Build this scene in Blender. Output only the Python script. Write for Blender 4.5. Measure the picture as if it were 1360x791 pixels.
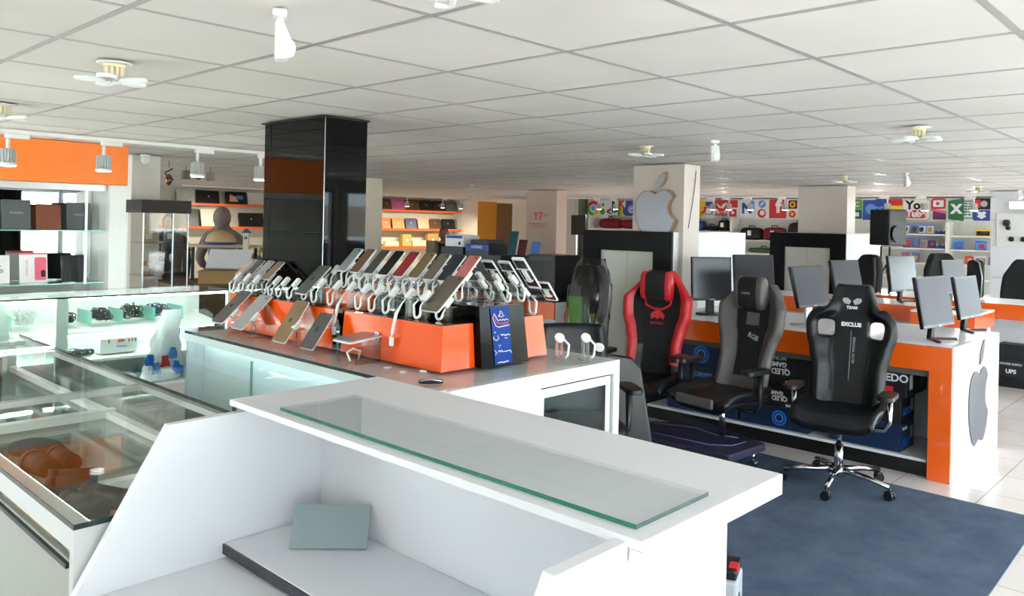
import bpy, bmesh, math, random
from mathutils import Vector, Matrix
random.seed(7)
for o in list(bpy.data.objects): bpy.data.objects.remove(o)
SC = bpy.context.scene
COL = SC.collection
PI = math.pi
R = math.radians

# ------------------------------------------------------------------ camera, light, exposure
HC = 1.68                      # eye height
CEIL = 2.257
YAW = 0.8142                   # the room's x axis runs right and away, its y axis left and away
cam_d = bpy.data.cameras.new('camera'); cam = bpy.data.objects.new('camera', cam_d); COL.objects.link(cam)
cam.location = (0, 0, HC)
fw = Vector((math.sin(YAW), math.cos(YAW), 0)); rt = Vector((math.cos(YAW), -math.sin(YAW), 0)); up = Vector((0, 0, 1))
ro = 0.021
rt2 = rt*math.cos(ro)+up*math.sin(ro); up2 = -rt*math.sin(ro)+up*math.cos(ro)
cam.rotation_euler = Matrix((rt2, up2, -fw)).transposed().to_euler()
cam_d.sensor_width = 36; cam_d.lens = 36*1059.05/1360
cam_d.shift_y = (295.52-395.5)/1360
cam_d.clip_start = 0.02
SC.camera = cam
vs = SC.view_settings
vs.view_transform = 'Standard'; vs.look = 'None'; vs.gamma = 1; vs.use_curve_mapping = False
vs.exposure = 0.34
WORLD_STRENGTH = 11.0
w = bpy.data.worlds.new('sky'); SC.world = w; w.use_nodes = True
bg = w.node_tree.nodes['Background']; bg.inputs[0].default_value = (0.84, 0.93, 1.0, 1); bg.inputs[1].default_value = WORLD_STRENGTH

sun_d = bpy.data.lights.new('sun', 'SUN'); sun_d.energy = 88; sun_d.angle = R(1); sun_d.color = (1, 0.97, 0.94)
sun = bpy.data.objects.new('sun', sun_d); COL.objects.link(sun); sun.rotation_euler = (R(-38), R(12), 0)   # high behind the building: lights the street, not the room

def area(name, loc, rot, sx, sy, power, col=(1, 1, 1), portal=False):
    l = bpy.data.lights.new(name, 'AREA'); l.shape = 'RECTANGLE'; l.size = sx; l.size_y = sy; l.energy = power; l.color = col
    if portal: l.cycles.is_portal = True
    o = bpy.data.objects.new(name, l); COL.objects.link(o); o.location = loc; o.rotation_euler = rot
    return o
WIN_Y = -2.4
WINS = [(-2.3, 0.6), (0.8, 3.7), (3.9, 6.8), (7.0, 9.9), (10.1, 13.9)]
for a, b in WINS:
    area('window_portal', ((a+b)/2, WIN_Y-0.12, 1.1), (R(90), 0, 0), b-a, 2.0, 1, portal=True)
area('window_portal', (-2.62, 5.0, 1.2), (R(90), 0, R(-90)), 2.8, 1.8, 1, portal=True)  # portal of the added left window
area('window_portal', (-2.62, 11.7, 1.2), (R(90), 0, R(-90)), 6.4, 1.8, 1, portal=True)  # portal of the added rear left window
area('window_portal', (14.76, -0.35, 1.1), (R(90), 0, R(90)), 3.7, 2.0, 1, portal=True)  # portal of the added right window

# ------------------------------------------------------------------ materials
def lin(c):
    return tuple(((v/255)/12.92 if v/255 <= 0.04045 else ((v/255+0.055)/1.055)**2.4) for v in c[:3])+(1,)
MATS = {}
def mat(name, c, rough=0.5, metal=0.0, spec=0.5, coat=0.0, emit=0.0, noise=0.0, scale=30, bump=0.0):
    if name in MATS: return MATS[name]
    m = bpy.data.materials.new(name); m.use_nodes = True; nt = m.node_tree
    p = nt.nodes['Principled BSDF']; col = lin(c)
    p.inputs['Base Color'].default_value = col; p.inputs['Roughness'].default_value = rough
    p.inputs['Metallic'].default_value = metal; p.inputs['Specular IOR Level'].default_value = spec
    p.inputs['Coat Weight'].default_value = coat
    if emit: p.inputs['Emission Color'].default_value = col; p.inputs['Emission Strength'].default_value = emit
    if noise or bump:
        tc = nt.nodes.new('ShaderNodeTexCoord'); n = nt.nodes.new('ShaderNodeTexNoise'); n.inputs['Scale'].default_value = scale; n.inputs['Detail'].default_value = 6
        nt.links.new(tc.outputs['Object'], n.inputs['Vector'])
        if noise:
            mx = nt.nodes.new('ShaderNodeMix'); mx.data_type = 'RGBA'
            mx.inputs[6].default_value = tuple(v*(1-noise) for v in col[:3])+(1,); mx.inputs[7].default_value = tuple(min(1, v*(1+noise)) for v in col[:3])+(1,)
            nt.links.new(n.outputs['Fac'], mx.inputs[0]); nt.links.new(mx.outputs[2], p.inputs['Base Color'])
        if bump:
            bp = nt.nodes.new('ShaderNodeBump'); bp.inputs['Strength'].default_value = bump; bp.inputs['Distance'].default_value = 0.004
            nt.links.new(n.outputs['Fac'], bp.inputs['Height']); nt.links.new(bp.outputs[0], p.inputs['Normal'])
    MATS[name] = m; return m
def glassmat(name, tint, rough=0.0, refl=1.0, ior=1.5):
    """thin pane: clear with a Fresnel reflection"""
    m = bpy.data.materials.new(name); m.use_nodes = True; nt = m.node_tree; nt.nodes.clear()
    out = nt.nodes.new('ShaderNodeOutputMaterial'); mx = nt.nodes.new('ShaderNodeMixShader')
    tr = nt.nodes.new('ShaderNodeBsdfTransparent'); gl = nt.nodes.new('ShaderNodeBsdfGlossy'); fr = nt.nodes.new('ShaderNodeFresnel')
    tr.inputs[0].default_value = lin(tint); gl.inputs['Roughness'].default_value = rough; fr.inputs[0].default_value = ior
    geo = nt.nodes.new('ShaderNodeNewGeometry'); io = nt.nodes.new('ShaderNodeMix'); io.inputs[2].default_value = ior; io.inputs[3].default_value = 1/ior
    nt.links.new(geo.outputs['Backfacing'], io.inputs[0]); nt.links.new(io.outputs[0], fr.inputs[0])
    ml = nt.nodes.new('ShaderNodeMath'); ml.operation = 'MULTIPLY'; ml.inputs[1].default_value = refl; ml.use_clamp = True
    nt.links.new(fr.outputs[0], ml.inputs[0]); nt.links.new(ml.outputs[0], mx.inputs[0]); nt.links.new(tr.outputs[0], mx.inputs[1]); nt.links.new(gl.outputs[0], mx.inputs[2])
    nt.links.new(mx.outputs[0], out.inputs[0]); MATS[name] = m; return m
WHITE = mat('white_laminate', (232, 232, 236), 0.35, bump=0.02, scale=300)
WHITE2 = mat('white_paint', (226, 222, 214), 0.6)
GREYP = mat('grey_laminate', (205, 206, 204), 0.3)
ORANGE = mat('orange_gloss', (240, 98, 22), 0.16, coat=0.4)
ORANGER = mat('riser_orange_gloss', (238, 84, 16), 0.12, coat=0.2)
ORANGEW = mat('orange_board', (247, 124, 30), 0.35)
BLACKG = mat('black_gloss_panel', (5, 5, 6), 0.03, spec=0.22)
TOWERM = mat('tower_black', (10, 9, 10), 0.12, spec=0.12)
BLACKP = mat('black_laminate', (13, 13, 14), 0.3)
BLACKL = mat('black_leather', (12, 14, 19), 0.40, spec=0.4, bump=0.25, scale=120)
BLACKF = mat('black_fabric', (18, 18, 20), 0.85, noise=0.3, scale=200, bump=0.3)
BLACKM = mat('black_plastic', (16, 16, 18), 0.4)
GREYL = mat('grey_leather', (84, 80, 80), 0.45, bump=0.2, scale=120)
REDL = mat('red_leather', (205, 32, 40), 0.4, bump=0.15, scale=120)
GREENL = mat('green_leather', (92, 160, 42), 0.45)
CHROME = mat('chrome', (205, 207, 210), 0.12, metal=1.0)
STEEL = mat('brushed_aluminium', (190, 192, 195), 0.32, metal=1.0)
WHITEP = mat('white_plastic', (236, 236, 234), 0.35)
CREAM = mat('cream_plastic', (226, 214, 178), 0.5)
SCREEN = mat('dark_screen', (46, 46, 54), 0.22, spec=0.6)
SCREENL = mat('matt_screen', (62, 60, 68), 0.5, spec=0.25)
SILVER = mat('silver_aluminium', (176, 180, 182), 0.35, metal=0.6)
SPGREY = mat('space_grey', (92, 92, 92), 0.35, metal=0.5)
GOLD = mat('gold_back', (140, 118, 88), 0.35, metal=0.5)
ROSE = mat('rose_back', (196, 112, 108), 0.35, metal=0.3)
RED = mat('red_back', (150, 46, 48), 0.35, metal=0.3)
BROWN = mat('brown_back', (120, 88, 66), 0.4, metal=0.3)
NAVY = mat('navy_back', (38, 48, 62), 0.35, metal=0.3)
PALE = mat('pale_pink_back', (190, 168, 160), 0.4, metal=0.3)
TEALC = mat('teal_glass_edge', (120, 190, 176), 0.1)
DARKEDGE = mat('dark_glass_edge', (36, 52, 54), 0.15)
GLASS = glassmat('showcase_glass', (244, 251, 248), refl=1.2)
GLASST = glassmat('worktop_glass', (252, 254, 254), refl=0.5, ior=1.4)
TOPGLASS = glassmat('counter_glass', (252, 254, 253), refl=0.42, ior=1.4)
DOORGLASS = glassmat('door_glass', (225, 232, 232), refl=0.35, ior=1.4)
SIDEGLASS = glassmat('side_glass', (246, 251, 250), refl=1.0)
CLEAR = glassmat('clear_acrylic', (244, 246, 245), refl=2.0)
FILM = glassmat('plastic_film', (226, 229, 232), rough=0.14, refl=1.6, ior=1.4)
WINGLASS = glassmat('window_glass', (245, 250, 250))
MIRROR = mat('mirror', (225, 230, 228), 0.02, metal=1.0)
CARD = mat('brown_cardboard', (176, 140, 92), 0.8)
CARTB = mat('black_carton', (24, 24, 28), 0.5)
CARTN = mat('navy_carton', (14, 40, 78), 0.45)
BLUEB = mat('bright_blue_print', (24, 110, 220), 0.45)
PRW = mat('white_print', (235, 235, 238), 0.5)
PRGREY = mat('grey_print', (170, 172, 178), 0.5)
PRRED = mat('red_print', (206, 40, 42), 0.5)
PRGREEN = mat('green_print', (88, 158, 40), 0.5)
PRDG = mat('dark_green_print', (24, 108, 62), 0.5)
PRBLUE = mat('blue_print', (44, 72, 158), 0.5)
PRLB = mat('light_blue_print', (90, 150, 220), 0.5)
PRYEL = mat('yellow_print', (240, 196, 40), 0.5)
PRPUR = mat('purple_print', (110, 40, 90), 0.5)
PRBLK = mat('black_print', (14, 14, 16), 0.5)
PRBR = mat('dark_red_print', (96, 26, 24), 0.5)
PRPINK = mat('pink_print', (226, 96, 120), 0.5)

def floor_mat():
    m = bpy.data.materials.new('floor_tiles'); m.use_nodes = True; nt = m.node_tree; p = nt.nodes['Principled BSDF']
    tc = nt.nodes.new('ShaderNodeTexCoord'); mp = nt.nodes.new('ShaderNodeMapping'); br = nt.nodes.new('ShaderNodeTexBrick')
    br.offset = 0; br.inputs['Scale'].default_value = 1; br.inputs['Brick Width'].default_value = 0.5; br.inputs['Row Height'].default_value = 0.5; br.inputs['Mortar Size'].default_value = 0.004
    br.inputs['Color1'].default_value = lin((224, 214, 208)); br.inputs['Color2'].default_value = lin((217, 207, 203)); br.inputs['Mortar'].default_value = lin((170, 158, 150))
    nt.links.new(tc.outputs['Object'], mp.inputs[0]); nt.links.new(mp.outputs[0], br.inputs['Vector'])
    mp.inputs['Location'].default_value = (0.12, 0.22, 0)
    nt.links.new(br.outputs['Color'], p.inputs['Base Color']); p.inputs['Roughness'].default_value = 0.22
    return m
def ceil_mat():
    m = bpy.data.materials.new('ceiling_panels'); m.use_nodes = True; nt = m.node_tree; p = nt.nodes['Principled BSDF']
    tc = nt.nodes.new('ShaderNodeTexCoord'); n = nt.nodes.new('ShaderNodeTexNoise'); n.inputs['Scale'].default_value = 1.1; n.inputs['Detail'].default_value = 4
    mp = nt.nodes.new('ShaderNodeMapping'); nt.links.new(tc.outputs['Object'], mp.inputs[0]); nt.links.new(mp.outputs[0], n.inputs['Vector'])
    cr = nt.nodes.new('ShaderNodeValToRGB'); cr.color_ramp.elements[0].position = 0.35; cr.color_ramp.elements[0].color = lin((214, 208, 202)); cr.color_ramp.elements[1].position = 0.7; cr.color_ramp.elements[1].color = lin((228, 221, 216))
    nt.links.new(n.outputs['Fac'], cr.inputs[0]); nt.links.new(cr.outputs[0], p.inputs['Base Color']); p.inputs['Roughness'].default_value = 0.8
    n2 = nt.nodes.new('ShaderNodeTexNoise'); n2.inputs['Scale'].default_value = 2.2; nt.links.new(tc.outputs['Object'], n2.inputs['Vector'])
    bp = nt.nodes.new('ShaderNodeBump'); bp.inputs['Strength'].default_value = 0.25; bp.inputs['Distance'].default_value = 0.02
    nt.links.new(n2.outputs['Fac'], bp.inputs['Height']); nt.links.new(bp.outputs[0], p.inputs['Normal'])
    return m
def rug_mat():
    m = mat('rug_carpet', (74, 86, 104), 0.95, spec=0.1); nt = m.node_tree; p = nt.nodes['Principled BSDF']
    tc = nt.nodes.new('ShaderNodeTexCoord'); n = nt.nodes.new('ShaderNodeTexNoise'); n.inputs['Scale'].default_value = 3.5; n.inputs['Detail'].default_value = 9; n.inputs['Roughness'].default_value = 0.7
    nt.links.new(tc.outputs['Object'], n.inputs['Vector'])
    cr = nt.nodes.new('ShaderNodeValToRGB'); cr.color_ramp.elements[0].position = 0.3; cr.color_ramp.elements[0].color = lin((70, 83, 104)); cr.color_ramp.elements[1].position = 0.75; cr.color_ramp.elements[1].color = lin((96, 108, 125))
    nt.links.new(n.outputs['Fac'], cr.inputs[0]); nt.links.new(cr.outputs[0], p.inputs['Base Color'])
    n2 = nt.nodes.new('ShaderNodeTexNoise'); n2.inputs['Scale'].default_value = 260; nt.links.new(tc.outputs['Object'], n2.inputs['Vector'])
    bp = nt.nodes.new('ShaderNodeBump'); bp.inputs['Strength'].default_value = 0.5; bp.inputs['Distance'].default_value = 0.004
    nt.links.new(n2.outputs['Fac'], bp.inputs['Height']); nt.links.new(bp.outputs[0], p.inputs['Normal'])
    return m

# ------------------------------------------------------------------ mesh helpers
class MB:
    """collects shapes, links them as ONE mesh object"""
    def __init__(s, M=None):
        s.bm = bmesh.new(); s.M = M or Matrix(); s.mi = 0
    def _v(s, p): return s.bm.verts.new(s.M @ Vector(p))
    def face(s, pts):
        f = s.bm.faces.new([s._v(p) for p in pts]); f.material_index = s.mi; return f
    def box(s, x0, x1, y0, y1, z0, z1, b=0.0, M=None):
        T = s.M @ (M or Matrix())
        vs_ = [s.bm.verts.new(T @ Vector((x, y, z))) for x in (x0, x1) for y in (y0, y1) for z in (z0, z1)]
        fs = []
        for q in ((0, 1, 3, 2), (4, 6, 7, 5), (0, 4, 5, 1), (2, 3, 7, 6), (0, 2, 6, 4), (1, 5, 7, 3)):
            f = s.bm.faces.new([vs_[k] for k in q]); f.material_index = s.mi; fs.append(f)
        if b:
            es = list({e for f in fs for e in f.edges})
            bmesh.ops.bevel(s.bm, geom=es, offset=b, segments=2, profile=0.5, affect='EDGES', clamp_overlap=True)
        return s
    def prism(s, pts, d, b=0.0):
        """polygon of 3d points swept by vector d"""
        d = Vector(d); a = [s._v(p) for p in pts]; c = [s._v(Vector(p)+d) for p in pts]; n = len(a); fs = []
        fs.append(s.bm.faces.new(a[::-1])); fs.append(s.bm.faces.new(c))
        for i in range(n): fs.append(s.bm.faces.new([a[i], a[(i+1) % n], c[(i+1) % n], c[i]]))
        for f in fs: f.material_index = s.mi
        if b: bmesh.ops.bevel(s.bm, geom=list({e for f in fs for e in f.edges}), offset=b, segments=2, profile=0.5, affect='EDGES', clamp_overlap=True)
        return s
    def cyl(s, p0, p1, r0, r1=None, n=16, cap=True):
        r1 = r0 if r1 is None else r1; p0 = Vector(p0); p1 = Vector(p1); d = (p1-p0).normalized()
        a = d.orthogonal().normalized(); c = d.cross(a); R0 = []; R1 = []
        for k in range(n):
            t = 2*PI*k/n; o = a*math.cos(t)+c*math.sin(t); R0.append(s._v(p0+o*r0)); R1.append(s._v(p1+o*r1))
        for k in range(n):
            f = s.bm.faces.new([R0[k], R0[(k+1) % n], R1[(k+1) % n], R1[k]]); f.material_index = s.mi; f.smooth = n > 8
        if cap:
            for q in (R0[::-1], R1): f = s.bm.faces.new(q); f.material_index = s.mi
        return s
    def tube(s, pts, r, n=8, closed=False):
        pts = [Vector(p) for p in pts]; N = len(pts); rings = []; a = None
        for i, p in enumerate(pts):
            if closed: d = pts[(i+1) % N]-pts[i-1]
            else: d = pts[min(i+1, N-1)]-pts[max(i-1, 0)]
            d.normalize()
            if a is None: a = d.orthogonal().normalized()
            a = (a-d*a.dot(d)); a = a.normalized() if a.length > 1e-6 else d.orthogonal().normalized()
            c = d.cross(a); rr = r[i] if isinstance(r, (list, tuple)) else r
            rings.append([s._v(p+(a*math.cos(2*PI*k/n)+c*math.sin(2*PI*k/n))*rr) for k in range(n)])
        M_ = N if closed else N-1
        for i in range(M_):
            A = rings[i]; B = rings[(i+1) % N]
            for k in range(n):
                f = s.bm.faces.new([A[k], A[(k+1) % n], B[(k+1) % n], B[k]]); f.smooth = True; f.material_index = s.mi
        if not closed:
            for q in (rings[0][::-1], rings[-1]): f = s.bm.faces.new(q); f.material_index = s.mi
        return s
    def lathe(s, prof, c=(0, 0, 0), n=24, ax=None):
        """prof: (r, z) list around local z, closed top and bottom"""
        T = Matrix.Translation(Vector(c)) @ (ax or Matrix()); rings = []
        for r, z in prof: rings.append([s.bm.verts.new(s.M @ T @ Vector((r*math.cos(2*PI*k/n), r*math.sin(2*PI*k/n), z))) for k in range(n)])
        for A, B in zip(rings, rings[1:]):
            for k in range(n):
                f = s.bm.faces.new([A[k], A[(k+1) % n], B[(k+1) % n], B[k]]); f.smooth = True; f.material_index = s.mi
        for q in (rings[0][::-1], rings[-1]): f = s.bm.faces.new(q); f.material_index = s.mi
        return s
    def ball(s, c, rx, ry=None, rz=None, n=16, p=1.0, M=None):
        """ellipsoid; p < 1 makes it boxier"""
        ry = rx if ry is None else ry; rz = rx if rz is None else rz; T = s.M @ Matrix.Translation(Vector(c)) @ (M or Matrix())
        pw = lambda v: math.copysign(abs(v)**p, v); h = n//2; rings = []
        for i in range(1, h):
            ph = PI*i/h
            rings.append([s.bm.verts.new(T @ Vector((rx*pw(math.sin(ph))*pw(math.cos(2*PI*k/n)), ry*pw(math.sin(ph))*pw(math.sin(2*PI*k/n)), rz*pw(math.cos(ph))))) for k in range(n)])
        t = s.bm.verts.new(T @ Vector((0, 0, rz))); b = s.bm.verts.new(T @ Vector((0, 0, -rz)))
        for A, B in zip(rings, rings[1:]):
            for k in range(n): f = s.bm.faces.new([A[k], B[k], B[(k+1) % n], A[(k+1) % n]]); f.smooth = True; f.material_index = s.mi
        for k in range(n):
            f = s.bm.faces.new([t, rings[0][k], rings[0][(k+1) % n]]); f.smooth = True; f.material_index = s.mi
            f = s.bm.faces.new([b, rings[-1][(k+1) % n], rings[-1][k]]); f.smooth = True; f.material_index = s.mi
        return s
    def grid(s, nu, nv, fn, skip=None, mi=None):
        g = [[None]*(nv+1) for _ in range(nu+1)]
        for i in range(nu+1):
            for j in range(nv+1): g[i][j] = s._v(fn(i/nu*2-1, j/nv))
        for i in range(nu):
            for j in range(nv):
                if skip and skip((i+.5)/nu*2-1, (j+.5)/nv): continue
                f = s.bm.faces.new([g[i][j], g[i+1][j], g[i+1][j+1], g[i][j+1]]); f.smooth = True
                f.material_index = mi((i+.5)/nu*2-1, (j+.5)/nv) if mi else s.mi
        loose = [v for v in s.bm.verts if not v.link_faces]
        for v in loose: s.bm.verts.remove(v)
        return s
    def text(s, t, size, T, depth=0.002, ax='CENTER', bold=0.0, sx=1.0):
        """lettering in the local xy plane of T"""
        cu = bpy.data.curves.new('t', 'FONT'); cu.body = t; cu.size = size; cu.extrude = depth/2; cu.align_x = ax; cu.align_y = 'CENTER'; cu.offset = bold; cu.resolution_u = 3
        ob = bpy.data.objects.new('t', cu); COL.objects.link(ob); dg = bpy.context.evaluated_depsgraph_get(); me = ob.evaluated_get(dg).to_mesh()
        mp = {}
        for v in me.vertices: mp[v.index] = s.bm.verts.new(s.M @ T @ Vector((v.co.x*sx, v.co.y, v.co.z)))
        for p in me.polygons:
            try: f = s.bm.faces.new([mp[i] for i in p.vertices]); f.material_index = s.mi
            except ValueError: pass
        ob.evaluated_get(dg).to_mesh_clear(); bpy.data.objects.remove(ob); bpy.data.curves.remove(cu)
        return s
    def build(s, name, m, parent=None, mods=(), recalc=True):
        if recalc: bmesh.ops.recalc_face_normals(s.bm, faces=s.bm.faces)
        me = bpy.data.meshes.new(name); s.bm.to_mesh(me); s.bm.free()
        for q in (m if isinstance(m, (list, tuple)) else [m]): me.materials.append(q)
        o = bpy.data.objects.new(name, me); COL.objects.link(o)
        if parent: o.parent = parent
        for md in mods:
            if md[0] == 'solid': k = o.modifiers.new('thickness', 'SOLIDIFY'); k.thickness = md[1]; k.offset = md[2]
            if md[0] == 'sub': k = o.modifiers.new('smooth', 'SUBSURF'); k.levels = md[1]; k.render_levels = md[1]
        return o
def plate(bm, pts2, T, d):
    """flat outline pts2 in the xy plane of T, thickness d along its z"""
    bm.prism([T @ Vector((x, y, 0)) for x, y in pts2], (T.to_3x3() @ Vector((0, 0, d))))
def frameM(o, u, v):
    u = Vector(u).normalized(); v = Vector(v).normalized(); n = u.cross(v)
    M = Matrix((u, v, n)).transposed().to_4x4(); M.translation = Vector(o); return M
def T0(name, label, cat, loc=(0, 0, 0), rz=0.0, group=None, M=None):
    o = bpy.data.objects.new(name, None); COL.objects.link(o); o.empty_display_size = 0.05
    if M is not None: o.matrix_world = M
    else: o.location = loc; o.rotation_euler = (0, 0, rz)
    o['label'] = label; o['category'] = cat
    if group: o['group'] = group
    return o
def tag(o, label, cat, group=None):
    o['label'] = label; o['category'] = cat
    if group: o['group'] = group
    return o
def struct(o): o['kind'] = 'structure'; return o
def dup(root, M=None, label=None, group=None):
    r = root.copy(); COL.objects.link(r)
    if M is not None: r.matrix_world = M
    if label: r['label'] = label
    if group: r['group'] = group
    for ch in [c for c in bpy.data.objects if c.parent == root]:
        c = ch.copy(); COL.objects.link(c); c.parent = r
        for g in [k for k in bpy.data.objects if k.parent == ch]:
            d = g.copy(); COL.objects.link(d); d.parent = c
    return r
def Mloc(x, y, z, rz=0.0): return Matrix.Translation((x, y, z)) @ Matrix.Rotation(rz, 4, 'Z')
def circ(r, n=24, cx=0, cy=0, a0=0, a1=2*PI, ry=None):
    ry = r if ry is None else ry; full = abs(a1-a0-2*PI) < 1e-6
    return [(cx+r*math.cos(a0+(a1-a0)*k/(n if full else n-1)), cy+ry*math.sin(a0+(a1-a0)*k/(n if full else n-1))) for k in range(n)]
def rrect(x0, x1, y0, y1, r, n=5):
    p = []
    for cx, cy, a in ((x1-r, y0+r, -PI/2), (x1-r, y1-r, 0), (x0+r, y1-r, PI/2), (x0+r, y0+r, PI)):
        for k in range(n): t = a+PI/2*k/(n-1); p.append((cx+r*math.cos(t), cy+r*math.sin(t)))
    return p
ORD = ['first', 'second', 'third', 'fourth', 'fifth', 'sixth', 'seventh', 'eighth', 'ninth', 'tenth', 'eleventh', 'twelfth']
APPLE = [(0.00, 0.30), (0.10, 0.36), (0.22, 0.38), (0.34, 0.33), (0.41, 0.25), (0.33, 0.16), (0.29, 0.05), (0.31, -0.07), (0.38, -0.15), (0.45, -0.20), (0.40, -0.33), (0.31, -0.46), (0.21, -0.53), (0.12, -0.52), (0.02, -0.48), (-0.08, -0.51), (-0.17, -0.54), (-0.27, -0.49), (-0.37, -0.36), (-0.44, -0.18), (-0.46, 0.00), (-0.44, 0.16), (-0.37, 0.29), (-0.26, 0.36), (-0.13, 0.36)]
LEAF = [(0.00, 0.42), (0.01, 0.53), (0.07, 0.63), (0.17, 0.70), (0.22, 0.71), (0.21, 0.60), (0.15, 0.49), (0.07, 0.43)]
def fruit(bm, T, S, d, lf=True):
    plate(bm, [(x*S, y*S) for x, y in APPLE], T, d)
    if lf: plate(bm, [(x*S, y*S) for x, y in LEAF], T, d)

# ------------------------------------------------------------------ the setting
X0, X1, Y0, Y1 = -2.5, 14.62, WIN_Y, 16.0
struct(MB().box(X0-0.2, X1+0.2, Y0-0.2, Y1+0.2, -0.1, 0).build('floor', floor_mat()))
struct(MB().box(X0-0.2, X1+0.2, Y0-0.2, Y1+0.2, CEIL+0.006, CEIL+0.1).build('ceiling', ceil_mat()))
gm = mat('ceiling_t_bar', (168, 164, 160), 0.4)
b = MB()
x = 0.881
while x > X0: x -= 0.6
x += 0.6
while x < X1: b.box(x-0.011, x+0.011, Y0, Y1, CEIL+0.0040, CEIL+0.008); x += 0.6
y = 1.126
while y > Y0: y -= 0.6
y += 0.6
while y < Y1: b.box(X0, X1, y-0.0108, y+0.0108, CEIL+0.0045, CEIL+0.008); y += 0.6
struct(b.build('trim_1', gm))
WALLM = mat('wall_paint', (214, 208, 196), 0.7)
struct(MB().box(X0, X1, Y1, Y1+0.2, 0, CEIL+0.05).build('wall_back', mat('back_wall_paint', (206, 200, 186), 0.7)))
struct(MB().box(X1, X1+0.2, 1.5, Y1+0.2, 0, CEIL+0.05).box(X1, X1+0.2, Y0, -2.2, 0, CEIL+0.05).box(X1, X1+0.2, -2.2, 1.5, 0, 0.12).box(X1, X1+0.2, -2.2, 1.5, 2.12, CEIL+0.05).build('wall_right', WALLM))
WF = mat('window_frame', (150, 152, 155), 0.35, metal=0.6)
b = MB(); b.box(X1+0.06, X1+0.14, -2.2, -2.15, 0.12, 2.12).box(X1+0.06, X1+0.14, 1.45, 1.5, 0.12, 2.12).box(X1+0.06, X1+0.14, -2.15, 1.45, 0.12, 0.17).box(X1+0.06, X1+0.14, -2.15, 1.45, 2.07, 2.12)
o = struct(b.build('window_7', WF)); MB().box(X1+0.097, X1+0.103, -2.15, 1.45, 0.17, 2.07).build('pane', WINGLASS, o)  # unseen window added in the right wall to brighten the far ceiling
b = MB()
b.box(X0-0.2, X0, Y0, 3.6, 0, CEIL+0.05).box(X0-0.2, X0, 6.4, 8.5, 0, CEIL+0.05).box(X0-0.2, X0, 15.0, Y1+0.2, 0, CEIL+0.05).box(X0-0.2, X0, 8.5, 15.0, 0, 0.3).box(X0-0.2, X0, 8.5, 15.0, 2.1, CEIL+0.05).box(X0-0.2, X0, 3.6, 6.4, 0, 0.3).box(X0-0.2, X0, 3.6, 6.4, 2.1, CEIL+0.05)
struct(b.build('wall_left', WALLM))
b = MB(); xs = [X0-0.2]+[v for p in WINS for v in p]+[X1+0.2]
for i in range(0, len(xs), 2): b.box(xs[i], xs[i+1], Y0-0.2, Y0, 0, CEIL+0.05)
for a, c in WINS: b.box(a, c, Y0-0.2, Y0, 0, 0.12).box(a, c, Y0-0.2, Y0, 2.12, CEIL+0.05)
struct(b.build('wall_front', WALLM))
WF = mat('window_frame', (150, 152, 155), 0.35, metal=0.6)
for i, (a, c) in enumerate(WINS):
    b = MB(); t = 0.05
    b.box(a, a+t, Y0-0.14, Y0-0.06, 0.12, 2.12).box(c-t, c, Y0-0.14, Y0-0.06, 0.12, 2.12).box(a+t, c-t, Y0-0.14, Y0-0.06, 0.12, 0.17).box(a+t, c-t, Y0-0.14, Y0-0.06, 2.07, 2.12).box((a+c)/2-.025, (a+c)/2+.025, Y0-0.14, Y0-0.06, 0.17, 2.07)
    o = struct(b.build('window_%d' % (i+1), WF))
    MB().box(a+t, c-t, Y0-0.103, Y0-0.097, 0.17, 2.07).build('pane', WINGLASS, o)
b = MB(); b.box(X0-0.14, X0-0.06, 3.6, 3.66, 0.3, 2.1).box(X0-0.14, X0-0.06, 6.34, 6.4, 0.3, 2.1).box(X0-0.14, X0-0.06, 3.66, 6.34, 0.3, 0.35).box(X0-0.14, X0-0.06, 3.66, 6.34, 2.05, 2.1)
for y in (5.0,): b.box(X0-0.13, X0-0.07, y-0.02, y+0.02, 0.35, 2.05)
o = struct(b.build('window_6', WF))  # added unseen window, sized and placed for daylight from the left
MB().box(X0-0.103, X0-0.097, 3.66, 6.34, 0.35, 2.05).build('pane', WINGLASS, o)
b = MB(); b.box(X0-0.14, X0-0.06, 8.5, 8.56, 0.3, 2.1).box(X0-0.14, X0-0.06, 14.94, 15.0, 0.3, 2.1).box(X0-0.14, X0-0.06, 8.56, 14.94, 0.3, 0.35).box(X0-0.14, X0-0.06, 8.56, 14.94, 2.05, 2.1)
o = struct(b.build('window_8', WF)); MB().box(X0-0.103, X0-0.097, 8.56, 14.94, 0.35, 2.05).build('pane', WINGLASS, o)  # unseen window added so daylight reaches the back of the room
# the street outside the windows (seen only as reflections and daylight)
struct(MB().box(X1+0.3, 45, Y0-0.25, 30, -0.25, -0.12).build('ground', mat('street_ground', (148, 147, 146), 0.9, noise=0.2, scale=2)))
struct(MB().box(-30, 45, -16, Y0-0.25, -0.25, -0.12).build('ground', mat('street_ground', (148, 147, 146), 0.9, noise=0.2, scale=2)))
struct(MB().box(-30, X0-0.3, Y0-0.25, 30, -0.25, -0.12).build('ground', mat('street_ground', (148, 147, 146))))
b = MB()
b.box(-30, 45, -22, -19, -0.2, 2.2)
struct(b.build('wall_street', mat('street_wall', (120, 112, 100), 0.9, noise=0.3, scale=1)))

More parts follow.
